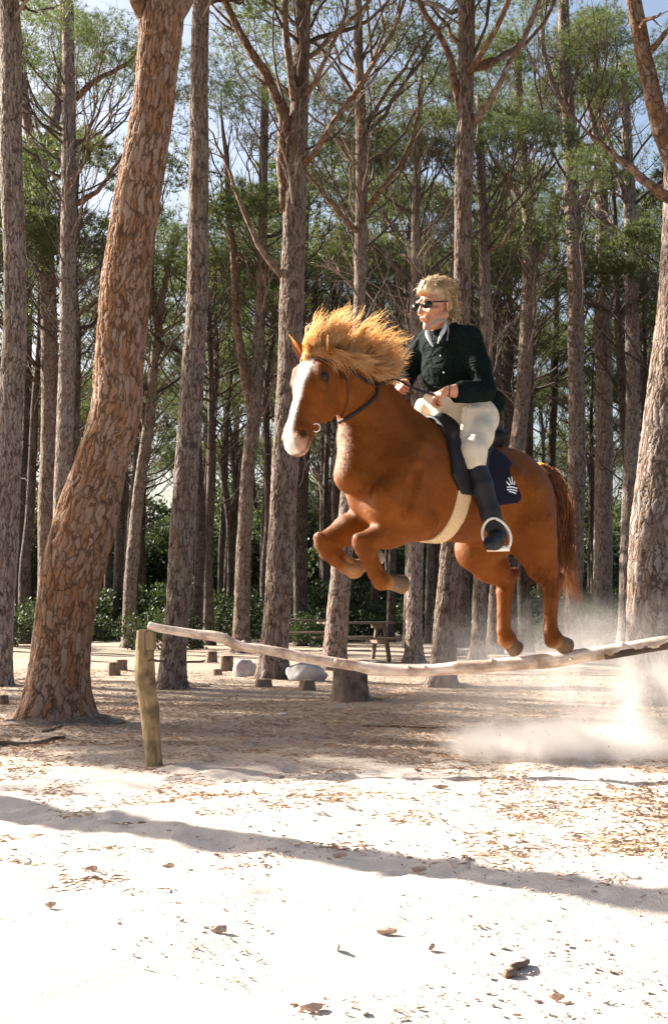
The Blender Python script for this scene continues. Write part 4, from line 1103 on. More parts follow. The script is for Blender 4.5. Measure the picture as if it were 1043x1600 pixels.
    Vw = toW(V)
    Wm = np.array(root_inv_apply(root, Vw))
    me = mkmesh('body', Wm, Q[:, ::-1], np.zeros((0, 3), int), M['coat'], True, A, 'marks')
    fix_normals(me)
    body = link('body', me, root)
    # short coat hair lying back along the body: one blade per sample
    g = np.random.default_rng(2); nv = np.empty(len(Wm) * 3, np.float32); me.vertices.foreach_get('normal', nv); nv = nv.reshape(-1, 3)
    idx = np.repeat(np.arange(len(Wm)), 3); p = Wm[idx] + g.normal(size=(len(idx), 3)) * .0045; nn = nv[idx]
    p -= nn * np.sum((p - Wm[idx]) * nn, 1, keepdims=True)
    fl = np.array([-1.0, 0, -.55]) + .5 * np.stack([vnoise(p, 60 + k, 4) for k in range(3)], 1) + g.normal(size=p.shape) * .22
    tg = norm(fl - nn * np.sum(fl * nn, 1, keepdims=True)); ln = g.uniform(.008, .016, (len(p), 1)); sd_ = np.cross(nn, tg) * .0011
    hv = np.stack([p + sd_ - nn * .001, p - sd_ - nn * .001, p + tg * ln + nn * ln * g.uniform(.12, .38, (len(p), 1))], 1).reshape(-1, 3)
    hm = mkmesh('coat_hair', hv, np.zeros((0, 4), int), np.arange(len(hv)).reshape(-1, 3), M['coat'], False, np.repeat(A[idx], 3, 0), 'marks'); link('coat_hair', hm, root)
    return root, body, F
def root_inv_apply(root, Vw):
    a = root.rotation_euler.z; c, s = math.cos(a), math.sin(a)
    d = Vw - np.array(root.location); return np.stack([d[:, 0] * c + d[:, 1] * s, -d[:, 0] * s + d[:, 1] * c, d[:, 2]], 1)
def fix_normals(me):
    """faces must look outwards: flip all when the signed volume is negative"""
    n = len(me.vertices); co = np.empty(n * 3, np.float32); me.vertices.foreach_get('co', co); co = co.reshape(-1, 3)
    li = np.empty(len(me.loops), np.int32); me.loops.foreach_get('vertex_index', li); q = li[:len(me.polygons) * 4].reshape(-1, 4)
    if (np.cross(co[q[:, 1]] - co[q[:, 0]], co[q[:, 2]] - co[q[:, 0]]) * co[q[:, 0]]).sum() < 0: me.flip_normals()
def hmesh(name, F_or_V, mat, parent, Q=None):
    V, Q = F_or_V.mesh() if Q is None else (F_or_V, Q)
    Wm = root_inv_apply(parent_root(parent), toW(V)); me = mkmesh(name, Wm, Q, np.zeros((0, 3), int), mat, True); fix_normals(me)
    return link(name, me, parent)
def parent_root(p):
    while p.parent: p = p.parent
    return p
def loc(parent, Lpts):
    """points in horse coordinates -> coordinates of the thing's root"""
    return root_inv_apply(parent_root(parent), toW(np.atleast_2d(Lpts)))

# coat
m, t, b = newmat('chestnut_coat', .40)
a = N(t, 'ShaderNodeAttribute', attribute_name='marks').outputs['Vector']; sx = N(t, 'ShaderNodeSeparateXYZ'); L(t, a, sx.inputs[0])
co = objco(t)
f1 = noise(t, co, 3.5, 4); f2 = noise(t, objco(t, (60, 260, 60)), 3, 3, .6)
c = ramp(t, f1, [(.3, (.10, .023, .003)), (.7, (.22, .060, .007))])
c = mix(t, math_(t, 'MULTIPLY', f2, .30), c, (.36, .112, .016))
c = mix(t, math_(t, 'MULTIPLY', sx.outputs[2], .7), c, (.52, .29, .14))
c = mix(t, math_(t, 'MULTIPLY', sx.outputs[1], .75), c, (.62, .40, .28))
c = mix(t, math_(t, 'MAXIMUM', sx.outputs[0], 0.0), c, (.80, .74, .66))
c = mix(t, math_(t, 'MAXIMUM', math_(t, 'MULTIPLY', sx.outputs[0], -1.0), 0.0), c, (.025, .014, .010))
L(t, c, b.inputs['Base Color'])
b.inputs['Specular IOR Level'].default_value = .3
f3 = noise(t, co, 45, 4, .6); f4 = noise(t, co, 11, 5, .65); c = mix(t, math_(t, 'MULTIPLY', ramp(t, f4, [(.45, (0, 0, 0)), (.75, (1, 1, 1))]), .45), c, mix(t, 0.5, c, (.06, .012, .002)))
L(t, c, b.inputs['Base Color']); b.inputs['Specular Tint'].default_value = (1, .62, .35, 1); b.inputs['Sheen Roughness'].default_value = .4
b.inputs['Sheen Tint'].default_value = (1, .6, .3, 1)
bump(t, b, math_(t, 'ADD', math_(t, 'MULTIPLY', noise(t, co, 9, 3), 1.0), math_(t, 'ADD', math_(t, 'MULTIPLY', f2, .14), math_(t, 'MULTIPLY', f3, .10))), .6, .02)
b.inputs['Roughness'].default_value = .5
M['coat'] = m
M['hoof'] = simple('hoof_horn', (.13, .075, .04), .45, .3, 25, .001)
M['hoof_pale'] = simple('pale_hoof_horn', (.27, .22, .17), .45, .2, 25, .001)
M['eye'] = simple('dark_eye', (.015, .008, .005), .08, .1, 5, 0)
M['leather'] = simple('black_leather', (.010, .008, .009), .6, .3, 30, .0015)
M['leather_brown'] = simple('brown_leather', (.055, .025, .014), .45, .3, 30, .0015)
M['navy'] = simple('navy_cloth', (.003, .004, .013), .95, .2, 60, .002)
M['cream_web'] = simple('cream_girth_web', (.60, .44, .26), .85, .12, 60, .003)
M['steel'] = simple('stirrup_metal', (.80, .76, .68), .3, .05, 10, 0); M['steel'].node_tree.nodes['Principled BSDF'].inputs['Metallic'].default_value = .3
M['white_print'] = simple('white_embroidery', (.78, .78, .80), .8, .1, 60, .001)
def hair_mat(name, c1, c2, rough=.5, tr=.3):
    m, t, b = newmat(name, rough); co = objco(t)
    L(t, ramp(t, noise(t, co, 14, 3), [(.35, c1), (.65, c2)]), b.inputs['Base Color'])
    t2 = N(t, 'ShaderNodeBsdfTranslucent'); t2.inputs[0].default_value = (*c2, 1); mx = N(t, 'ShaderNodeMixShader'); mx.inputs[0].default_value = tr
    L(t, b.outputs[0], mx.inputs[1]); L(t, t2.outputs[0], mx.inputs[2]); L(t, mx.outputs[0], t.nodes['Material Output'].inputs[0]); return m
M['mane'] = hair_mat('flaxen_mane', (.56, .25, .07), (.98, .74, .43), .5, .6)
M['tail'] = hair_mat('dark_red_tail', (.16, .05, .015), (.34, .13, .04), .5, .25)

HORSE, HBODY, HF = build_horse()

# hooves: short flaring cones under the pasterns
def hoof(a, b_, r0, r1, mat):
    mb = MB(); A_, B_ = loc(HORSE, [a, b_]); d = norm(B_ - A_)
    tube(mb, [A_ - d * .005, A_ + (B_ - A_) * .15, A_ + (B_ - A_) * .9, B_], [r0 * .8, r0, r1, r1 * .88], 20); mb.build('hoof', M[mat], HORSE, False)
    for p in mb.v: pass
hoof(hp(608, 909, .12), hp(631, 914, .12), .044, .054, 'hoof')
hoof(hp(568, 882, -.13), hp(592, 868, -.13), .042, .052, 'hoof_pale')
hoof(hp(869, 1001, .15), hp(886, 1012, .15), .046, .058, 'hoof')
hoof(hp(793, 1002, -.14), hp(807, 1016, -.14), .044, .056, 'hoof')
# ears
def ear(s, tip, root_uv):
    r0 = hd(*root_uv); mb = MB(); n = 12; P = []; rr = []
    for i in range(n):
        f = i / (n - 1); P.append(r0 + (tip - r0) * f + HDN * .012 * math.sin(f * math.pi)); rr.append(.033 * math.sin(min(1, f * 1.0 + .22) * math.pi * .98) ** .8 * (1 - f * .35) + .002)
    P = loc(HORSE, P); tube(mb, P, rr, 16, flat=.55, nref=loc(HORSE, [HP0 + HDN])[0] - loc(HORSE, [HP0])[0]); o = mb.build('ear', M['coat'], HORSE, True, attr='marks')
    mb = MB(); off = (loc(HORSE, [HP0 + HDN + HSD * .5])[0] - loc(HORSE, [HP0])[0]) * .012
    tube(mb, P[1:-1] + off, np.array(rr[1:-1]) * .55, 10, flat=.4); mb.build('inner_ear', M['mane'], o)
ear(-1, hp(449, 521, -.10), (.035, -.02, -.062)); ear(1, hp(512, 522, .12), (.03, -.03, .062))
def ball(name, c, r, mat, parent, sc=(1, 1, 1), seg=16):
    mb = MB(); ph = np.linspace(0, math.pi, seg); tube(mb, np.stack([0 * ph, 0 * ph, -np.cos(ph) * r * sc[2]], 1) + [0, 0, 0], np.maximum(np.sin(ph) * r, 1e-4), seg, cap=False)
    V = np.concatenate(mb.v) * [sc[0], sc[1], 1] + np.asarray(c); mb.v = [V]; return mb.build(name, mat, parent)
for s in (-1, 1): ball('eye', loc(HORSE, [hd(.170, .010, s * .080)])[0], .034, M['eye'], HORSE)

# hair made of fine tapered strands
def hair(name, locks, n, r0, mat, parent, spread=.05, seed=1, wob=.02, nseg=9, rootj=.012, root_of=None):
    g = np.random.default_rng(seed); mb = MB()
    per = n // len(locks)
    for pts in locks:
        base = np.array([hp(*p) for p in pts]); 
        for i in range(per):
            cut = g.uniform(.45, 1.06)
            f = np.linspace(0, 1, len(base))[:, None]
            j = g.normal(size=3) * spread; w1 = g.normal(size=3) * wob; w2 = g.normal(size=3) * wob
            P = base + f ** 1.3 * j + np.sin(f * math.pi) * w1 + np.sin(f * math.pi * 2) * w2 + (1 - f) * g.normal(size=3) * rootj
            P = resample(P, nseg); P = P[0] + (P - P[0]) * cut
            rr = r0 * np.array([1, 1.1, 1.1, 1, .95, .85, .7, .5, .15])[:nseg] * g.uniform(.7, 1.3)
            tube(mb, loc(parent, P), rr, 3, cap=False)
    return mb.build(name, M[mat], parent)
MANE = []
_g = np.random.default_rng(12)
crest = [(482, 552), (492, 549), (504, 550), (516, 553), (529, 557), (541, 562), (552, 569), (563, 577), (574, 585), (584, 593), (594, 602)]
tips_hi = [(494, 498), (504, 483), (524, 488), (550, 478), (572, 484), (598, 496), (620, 514), (632, 532), (634, 552), (630, 572), (620, 592)]
def along(T, f): 
    f = f * (len(T) - 1); i = min(int(f), len(T) - 2); return np.array(T[i]) + (np.array(T[i + 1]) - T[i]) * (f - i)
for k_ in range(130):
    f = _g.uniform(0, 1) ** .9; c0 = along(crest, f); tp = along(tips_hi, np.clip(f + _g.normal() * .05 + .03, 0, 1))
    reach = _g.uniform(.45, 1.0) if k_ % 3 else _g.uniform(.9, 1.15); lat = _g.normal() * .045 + .01
    tip = c0 + (tp - c0) * reach + _g.normal(size=2) * 4
    ctrl = c0 + (tip - c0) * .45 + np.array([_g.uniform(-10, 4), _g.uniform(-8, 2)]); c3 = c0 + (tip - c0) * .78 + np.array([_g.uniform(-8, 6), _g.uniform(-8, 4)])
    MANE.append([(c0[0], c0[1], 0), (ctrl[0], ctrl[1], lat * .5), (c3[0], c3[1], lat * .9), (tip[0], tip[1], lat * 1.3)])
for k_ in range(30):   # locks that fall over the near side of the neck and stream back
    f = _g.uniform(0, .8); c0 = along(crest, f); ln = _g.uniform(30, 80); a_ = R(_g.uniform(0, 42)); e = c0 + np.array([math.cos(a_), math.sin(a_)]) * ln
    MANE.append([(c0[0], c0[1], .01), (c0[0] + ln * .3, c0[1] - 3 + ln * .08, .07), (c0[0] + ln * .65, (c0[1] + e[1]) / 2, .11), (e[0], e[1], .13)])
hair('mane', MANE, 4500, .0018, 'mane', HORSE, .016, 3, .009, rootj=.014)
hair('forelock', [[(482, 552, 0), (478, 558, 0), (480, 568, .02), (488, 578, .03)], [(484, 550, 0), (492, 553, .04), (505, 562, .07), (512, 575, .09)]], 160, .0018, 'mane', HORSE, .012, 4, .006)
TAIL = [
 [(834, 738, 0), (852, 742, 0), (870, 768, .02), (880, 810, .03), (878, 850, .03), (872, 884, .03)],
 [(836, 736, 0), (856, 738, 0), (876, 765, 0), (884, 810, 0), (882, 850, 0), (880, 890, 0)],
 [(838, 742, 0), (855, 752, .03), (868, 785, .05), (876, 825, .05), (872, 862, .05), (862, 900, .05)],
 [(836, 740, 0), (856, 746, .03), (872, 780, .05), (880, 830, .05), (878, 880, .05), (890, 920, .05)],
 [(838, 744, 0), (855, 756, .05), (866, 795, .08), (872, 840, .09), (862, 885, .10), (850, 925, .12)],
 [(838, 740, 0), (858, 748, 0), (876, 790, 0), (884, 850, 0), (888, 895, 0), (898, 932, 0)],
 [(838, 744, 0), (853, 760, .08), (862, 800, .12), (864, 850, .16), (850, 895, .19), (832, 915, .20)],
 [(838, 744, 0), (853, 760, .08), (864, 805, .12), (868, 855, .16), (862, 905, .20), (858, 950, .22)]]
hair('tail', TAIL, 2200, .0019, 'tail', HORSE, .026, 6, .022)
hair('tail_head', [[(832, 733, -.02), (845, 729, -.01), (858, 738, 0), (868, 752, 0)], [(836, 732, 0), (850, 731, 0), (862, 742, 0), (872, 765, .01)], [(832, 735, .03), (846, 736, .03), (860, 750, .04), (868, 775, .05)]],
     380, .0021, 'mane', HORSE, .016, 7, .008)  # sunlit tail head: sunlight put into the hair by the pale mane colour

# ================================================================== SADDLE AND BRIDLE (things that lie on the horse)
def poly_sd(X, Z, poly):
    """signed distance (negative inside) to a 2-D polygon, on broadcast grids"""
    poly = np.asarray(poly); X, Z = np.broadcast_arrays(X, Z); d = np.full(X.shape, 1e9); ins = np.zeros(X.shape, bool)
    for (x0, z0), (x1, z1) in zip(poly, np.roll(poly, -1, 0)):
        ex, ez = x1 - x0, z1 - z0; wx, wz = X - x0, Z - z0
        tt = np.clip((wx * ex + wz * ez) / (ex * ex + ez * ez), 0, 1); d = np.minimum(d, (wx - ex * tt) ** 2 + (wz - ez * tt) ** 2)
        c = ((z0 <= Z) & (z1 > Z)) | ((z1 <= Z) & (z0 > Z)); xi = x0 + (Z - z0) / (ez if abs(ez) > 1e-9 else 1e-9) * ex; ins ^= c & (X < xi)
    return np.where(ins, -np.sqrt(d), np.sqrt(d))
def shell(infl, pxpoly, lat, lo, hi, h=.007, rnd=.012):
    F = Field(lo, hi, h); horse_trunk(F, infl)
    poly = [(hp(a, b, np.interp(b, [640, 690, 740], [.04, .16, lat]))[0], hp(a, b, np.interp(b, [640, 690, 740], [.04, .16, lat]))[2]) for a, b in pxpoly]
    P = poly_sd(F.ax[0][:, None], F.ax[2][None, :], poly)[:, None, :].astype(np.float32)
    a = F.D; k = rnd; hh = np.maximum(k - np.abs(a - P), 0) / k; F.D = np.maximum(a, P) + hh * hh * k * .25
    return F
SAD = empty('saddle', BASE); SAD.rotation_euler = HORSE.rotation_euler; tag(SAD, 'black saddle with a navy pad and cream girth strapped on the chestnut horse', 'saddle')
slo, shi = hp(850, 900, 0) - [0, .5, 0], hp(600, 600, 0) + [0, .5, 0]; slo = np.minimum(slo, shi) - [0, 0, 0]; shi = np.maximum(slo + .1, shi)
box_lo = np.array([-.55, -.42, 1.15]); box_hi = np.array([.55, .42, 2.25])
Fp = shell(.016, [(668, 645), (690, 662), (693, 700), (708, 740), (722, 768), (742, 778), (775, 790), (808, 786), (820, 768), (812, 740), (792, 712), (772, 695), (790, 640)], .24, box_lo, box_hi)
hmesh('saddle_pad', Fp, M['navy'], SAD)
Ff = shell(.034, [(676, 640), (688, 668), (690, 700), (702, 742), (718, 772), (745, 776), (757, 750), (758, 715), (770, 700), (780, 640)], .26, box_lo, box_hi)
S_ = lambda f: squash(LAT, f)
Ff.rc(hp(694, 668), hp(760, 688), .075, .085, .03, S_(1.3)); Ff.rc(hp(690, 660), hp(688, 655), .05, .04, .02, S_(1.2))
Ff.rc(hp(765, 684), hp(772, 676), .06, .035, .03, S_(2.6))
hmesh('saddle_seat', Ff, M['leather'], SAD)
gx = hp(727, 776, .27)[0]; F = Field(box_lo, box_hi, .007); horse_trunk(F, .014)
zc = hp(727, 772, .27)[2]; X = F.ax[0][:, None, None]; Z = F.ax[2][None, None, :]
band = np.maximum(np.abs(X - gx - (Z - zc) * -.06) - .055, Z - zc - .02); F.D = np.maximum(F.D, band).astype(np.float32)
hmesh('girth', F, M['cream_web'], SAD)
for s in (1, -1):
    mb = MB(); c0 = loc(SAD, [hp(727, 760, s * .27) * [1, 1, 1]])[0]
# white crest print on the pad corner: three small leaves over two lines of lettering-like bars, laid on the pad
from mathutils.bvhtree import BVHTree
def bvh_of(objs):
    vs_, fs_ = [], []; n = 0
    for o in objs:
        mw = np.array((o.parent.matrix_basis if o.parent else o.matrix_basis)); co = np.empty(len(o.data.vertices) * 3, np.float32); o.data.vertices.foreach_get('co', co); co = co.reshape(-1, 3)
        co = co @ mw[:3, :3].T + mw[:3, 3]; vs_.append(co); li = np.empty(len(o.data.loops), np.int32); o.data.loops.foreach_get('vertex_index', li)
        fs_.append(li.reshape(-1, 4) + n); n += len(co)
    return BVHTree.FromPolygons(np.concatenate(vs_).tolist(), np.concatenate(fs_).tolist())
BODYBVH = bvh_of([HBODY]); PADBVH = bvh_of([o for o in SAD.children if o.name.startswith('saddle_pad')])
def snap(px, py, off=.004, bv=None, fallback=None):
    d = ray(px, py); h = (bv or BODYBVH).ray_cast(Vector(CAM), Vector(d / np.linalg.norm(d)))
    if h[0] is None: return toW(fallback) if fallback is not None else None
    n = np.array(h[1]); n = n if n @ d < 0 else -n; return np.array(h[0]) + n * off
def strip_on(name, pxs, wd, th, mat, parent, off=.004, bv=None, n=None, flatdir=None):
    P = [snap(a, b, off, bv) if len(r_) == 0 else toW(hp(a, b, r_[0])) for a, b, *r_ in pxs]; P = np.array([p for p in P if p is not None])
    P = resample(P, n or 4 * len(P)); Pl = root_inv_apply(parent_root(parent), P)
    mb = MB(); tube(mb, Pl, wd / 2, 8, flat=th / wd, nref=None); return mb.build(name, M[mat], parent)
pad = [o for o in SAD.children if o.name.startswith('saddle_pad')][0]
for nm, pts in (('crest_leaf', [(798, 757), (795, 750), (793, 746)]), ('crest_leaf', [(800, 757), (799, 750), (798, 745)]), ('crest_leaf', [(796, 758), (792, 755), (790, 752)]), ('crest_leaf', [(802, 758), (803, 753), (803, 749)]),
                ('crest_bar', [(791, 761), (799, 761), (807, 763)]), ('crest_bar', [(791, 765), (799, 765), (807, 767)]), ('crest_bar', [(794, 768), (800, 769), (805, 771)])):
    strip_on(nm, pts, .009 if 'leaf' in nm else .008, .004, 'white_print', SAD, .002, PADBVH, 10)
# stirrup on the near side, leather strap up under the flap
st_c = toW(hp(775, 838, .40)); view = norm(CAM - st_c); view[2] = 0; view = norm(view + HX * .35); rgt = norm(np.cross([0, 0, 1], view))
th = np.linspace(0, 2 * math.pi, 33); ring = []
for a_ in th:
    x = math.cos(a_) * .080; z = math.sin(a_) * .098
    if z < -.075: z = -.075 
    if z > 0: x *= 1 - .15 * (z / .098) ** 2
    ring.append(st_c + rgt * x * (-1) + np.array([0, 0, z + .005]) + rgt * (-.18) * z)
mb = MB(); Pl = root_inv_apply(SAD, np.array(ring)); tube(mb, Pl, .0082, 10, cap=False); STI = mb.build('stirrup', M['steel'], SAD)
mb = MB(); tr_ = np.array([ring[20], ring[28]]); tr_ = root_inv_apply(SAD, np.array([st_c + rgt * .075 + [0, 0, -.070], st_c - rgt * .055 + [0, 0, -.070]])); tube(mb, tr_, .017, 10, flat=.5); mb.build('tread', M['steel'], STI)
mb = MB(); tube(mb, loc(SAD, [hp(748, 745, .33), hp(762, 790, .345)]).tolist() + root_inv_apply(SAD, np.array([st_c + [0, 0, .092]])).tolist(), .012, 8, flat=.4); mb.build('stirrup_leather', M['leather'], SAD)
# off-side stirrup hangs on the other flank
c2 = hp(775, 838, .36) * [1, -1, 1] + [0, 0, .26]
mb = MB(); tube(mb, loc(SAD, [c2 + [0, .066 * math.cos(a_), .08 * math.sin(a_)] for a_ in th]), .0085, 8, cap=False); mb.build('stirrup', M['steel'], SAD)

BR = empty('bridle', BASE); BR.rotation_euler = HORSE.rotation_euler; tag(BR, 'dark leather bridle with a bit and reins on the head of the chestnut horse', 'bridle')
strip_on('headpiece', [(487, 559), (500, 562), (515, 568), (529, 579), (540, 592), (543, 612), (541, 634), (533, 652), (520, 662)], .014, .006, 'leather_brown', BR, .004)
strip_on('browband', [(468, 566), (476, 561), (487, 559), (500, 561)], .013, .006, 'leather_brown', BR, .005)
strip_on('throatlatch', [(540, 575), (556, 586), (572, 596), (588, 603), (588, 615), (578, 628), (560, 642), (545, 652), (530, 660), (518, 666)], .020, .009, 'leather', BR, .006)
strip_on('noseband', [(456, 650), (464, 648), (476, 650), (490, 656), (504, 664)], .001, .001, 'leather_brown', BR, .001) if False else None
def ring_at(name, px, py, r, off, parent, mat='steel'):
    c = snap(px, py, off); 
    if c is None: return
    v = norm(CAM - c); a1 = norm(np.cross(v, [0, 0, 1])); a2 = np.cross(a1, v); a_ = np.linspace(0, 2 * math.pi, 21)
    mb = MB(); tube(mb, root_inv_apply(parent, np.array([c + a1 * r * math.cos(q) + a2 * r * math.sin(q) for q in a_])), .0035, 6, cap=False); mb.build(name, M[mat], parent)
ring_at('bit_ring', 491, 668, .022, .010, BR)

# ================================================================== RIDER
M['skin'] = simple('skin', (.50, .235, .14), .5, .12, 25, .0006); M['skin'].node_tree.nodes['Principled BSDF'].inputs['Subsurface Weight'].default_value = .12
M['skin'].node_tree.nodes['Principled BSDF'].inputs['Subsurface Scale'].default_value = .01
M['lip'] = simple('lips', (.42, .17, .13), .5, .1, 25, 0)
M['shirt'] = simple('dark_green_shirt', (.004, .009, .008), .95, .25, 14, .006, .0)
M['collar'] = simple('light_collar', (.62, .64, .60), .8, .08, 30, .001)
M['breeches'] = simple('cream_breeches', (.60, .51, .38), .85, .08, 18, .004, .2)
M['boot'] = simple('black_boot', (.007, .007, .010), .5, .3, 20, .002)
M['lens'] = simple('black_lens', (.01, .01, .01), .1, .1, 5, 0)
M['hair_b'] = hair_mat('blond_hair', (.30, .19, .09), (.74, .56, .34), .5, .3)
def cloth_wrinkle(mat, sc, dist):
    t = mat.node_tree; b = t.nodes['Principled BSDF']
    for n in list(t.nodes):
        if n.type == 'BUMP': t.nodes.remove(n)
    co = objco(t, (1, 1, 1.6)); bump(t, b, noise(t, co, sc, 3, .5, dist=1.2), .9, dist)
M['shirt'].node_tree.nodes['Principled BSDF'].inputs['Specular IOR Level'].default_value = .1
cloth_wrinkle(M['shirt'], 8, .06); cloth_wrinkle(M['breeches'], 7, .016)
PER = empty('person', BASE); PER.rotation_euler = HORSE.rotation_euler
tag(PER, 'blond rider in dark green shirt, cream breeches, black boots and sunglasses astride the horse', 'person')
# head frame
yawp = R(46); fh = W2L @ np.array([-math.cos(yawp), -math.sin(yawp), 0]); fs = W2L @ np.array([math.sin(yawp), -math.cos(yawp), 0])
fh = norm(fh - .20 * HZ); fu = norm(HZ + .20 * (W2L @ np.array([-math.cos(yawp), -math.sin(yawp), 0])))
PC = hp(677, 479, .0); KS = 1.25
def ph_(f, s, u): return PC + (fh * f + fs * s + fu * u) * KS
TORSO = [((718, 655, 0), (714, 622, 0), .140, .125, 1.20), ((714, 622, 0), (705, 570, 0), .125, .145, 1.22), ((705, 570, 0), (698, 540, 0), .145, .115, 1.40)]
SHO = [((731, 529, .165), (664, 537, -.165), .066, .066)]
ARM_N = [(733, 531, .18, .062), (749, 572, .25, .050), (757, 610, .29, .047), (735, 612, .28, .042), (712, 611, .25, .034), (697, 611, .22, .027)]
ARM_F = [(661, 539, -.18, .062), (644, 568, -.26, .054), (632, 590, -.29, .046), (630, 600, -.18, .036), (628, 600, -.10, .027)]
LEG_N = [(750, 655, .10, .098), (745, 680, .19, .076), (739, 706, .27, .058), (741, 722, .285, .050)]
LEG_F = [(hp(722, 650, -.08), .108), (hp(700, 642, -.19), .090), (hp(676, 636, -.27), .070), (hp(668, 640, -.29), .066)]
_k = LEG_F[-1][0]
SHIN_F = [(_k, .064), (_k + [-.04, 0, -.17], .058), (_k + [-.12, -.01, -.34], .042), (_k + [-.14, -.01, -.40], .040)]
SHIN_N = [(741, 722, .285, .050), (752, 758, .31, .050), (765, 800, .33, .044), (771, 820, .335, .040)]
def mir(c): return [((hp(a, b, l) * [1, -1, 1]) + np.array([0, .03, .24]) * np.clip((b - 690) / 110, 0, 1), r) for a, b, l, r in c]
def dirc(c): return [(hp(a, b, l), r) for a, b, l, r in c]
def chainF(F, C_, k=.03, infl=0.0, M3=None):
    for (a, ra), (b, rb) in zip(C_[:-1], C_[1:]): F.rc(a, b, ra, rb, k, M3, infl=infl)
FOOT = [(hp(772, 822, .335), .040), (hp(777, 838, .34), .042), (hp(772, 846, .40), .042), (hp(765, 849, .455), .034)]
FOOTM = [(SHIN_F[-1][0], .040), (SHIN_F[-1][0] + [-.02, 0, -.05], .042), (SHIN_F[-1][0] + [.05, -.01, -.08], .042), (SHIN_F[-1][0] + [.12, -.03, -.09], .034)]
plo, phi = np.array([-.52, -.52, 1.15]), np.array([.62, .60, 3.0])
def head_field(F):
    q = squash(W2L.T @ np.eye(3)[0] if False else fs, .80)
    F.rc(ph_(-.022, 0, .030), ph_(-.006, 0, .020), .093, .090, .02, squash(fs, .84))
    F.rc(ph_(.030, 0, -.045), ph_(.052, 0, -.082), .056, .034, .03, squash(fs, 1.05))       # face / jaw
    for s in (-1, 1):
        F.rc(ph_(-.01, s * .050, -.05), ph_(.045, s * .022, -.095), .026, .022, .02)         # jawline
        F.rc(ph_(.058, s * .030, -.022), ph_(.040, s * .052, -.022), .018, .018, .02)        # cheekbone
        F.rc(ph_(.074, s * .014, .030), ph_(.060, s * .045, .026), .013, .012, .015)         # brow
        F.rc(ph_(-.012, s * .076, .008), ph_(-.010, s * .074, -.026), .014, .010, .006, squash(fs, .5))   # ear
        F.rc(ph_(.080, s * .030, .006), ph_(.080, s * .030, .004), .012, .012, .008, sub=True)
    F.rc(ph_(.082, 0, .018), ph_(.110, 0, -.022), .008, .0125, .010)                          # nose
    F.rc(ph_(.100, -.012, -.026), ph_(.100, .012, -.026), .009, .009, .006)
    F.rc(ph_(.086, -.016, -.050), ph_(.086, .016, -.050), .009, .009, .008)                   # upper lip
    F.rc(ph_(.083, -.013, -.063), ph_(.083, .013, -.063), .009, .009, .006)
    F.rc(ph_(.094, -.018, -.0565), ph_(.094, .018, -.0565), .0035, .0035, .004, sub=True)
    F.rc(ph_(.074, 0, -.094), ph_(.070, 0, -.096), .019, .018, .015)                          # chin
    F.rc(ph_(-.020, 0, -.06), hp(697, 530, 0), .054, .062, .025)
def hand(F, wrist, dirv, nrm, r=1.0, curl=1.1):
    """five fingers of different length closed round a rein; dirv = along the palm, nrm = out of the back of the hand"""
    dirv = norm(dirv); nrm = norm(nrm - dirv * (nrm @ dirv)); sd_ = np.cross(dirv, nrm)
    F.rc(wrist, wrist + dirv * .035 * r, .027 * r, .030 * r, .01, squash(nrm, .7))
    pc = wrist + dirv * .075 * r
    for i, (o, ln) in enumerate(((-.030, .078), (-.010, .088), (.010, .083), (.028, .066))):
        a = wrist + dirv * .028 * r + sd_ * o * .7 * r; k = pc + sd_ * o * r
        F.rc(a, k, .013 * r, .012 * r, .008)
        ang = 0; p = k
        for j in range(3):
            ang += curl * (.75 if j == 0 else .95); dd = dirv * math.cos(ang) - nrm * math.sin(ang); q_ = p + dd * ln * (.44, .32, .24)[j] * r
            F.rc(p, q_, (.0098 - .001 * j) * r, (.0090 - .001 * j) * r, .003); p = q_
    t0 = wrist + dirv * .02 * r - sd_ * .026 * r; t1 = t0 + (dirv * .7 - sd_ * .5 - nrm * .5) * .035 * r; t2 = t1 + (dirv * .55 + sd_ * .25 - nrm * .8) * .030 * r; t3 = t2 + (dirv * .2 + sd_ * .7 - nrm * .6) * .024 * r
    F.rc(t0, t1, .014 * r, .012 * r, .008); F.rc(t1, t2, .011 * r, .010 * r, .003); F.rc(t2, t3, .010 * r, .008 * r, .003)
def build_person():
    F = Field(plo, phi, .0065)
    for a, b_, ra, rb, s in TORSO: F.rc(hp(*a), hp(*b_), ra, rb, .04, squash(LAT, s))
    for a, b_, ra, rb in SHO: F.rc(hp(*a), hp(*b_), ra, rb, .05)
    chainF(F, dirc(ARM_N)); chainF(F, dirc(ARM_F))
    chainF(F, dirc(LEG_N), .04); chainF(F, LEG_F, .04); chainF(F, dirc(SHIN_N)); chainF(F, SHIN_F); chainF(F, FOOT, .02, -.008); chainF(F, FOOTM, .02, -.008)
    # the hands and head on a finer grid, joined at the neck and wrists
    V, Q = F.mesh()
    return V, Q, F
V, Q, FPB = build_person()
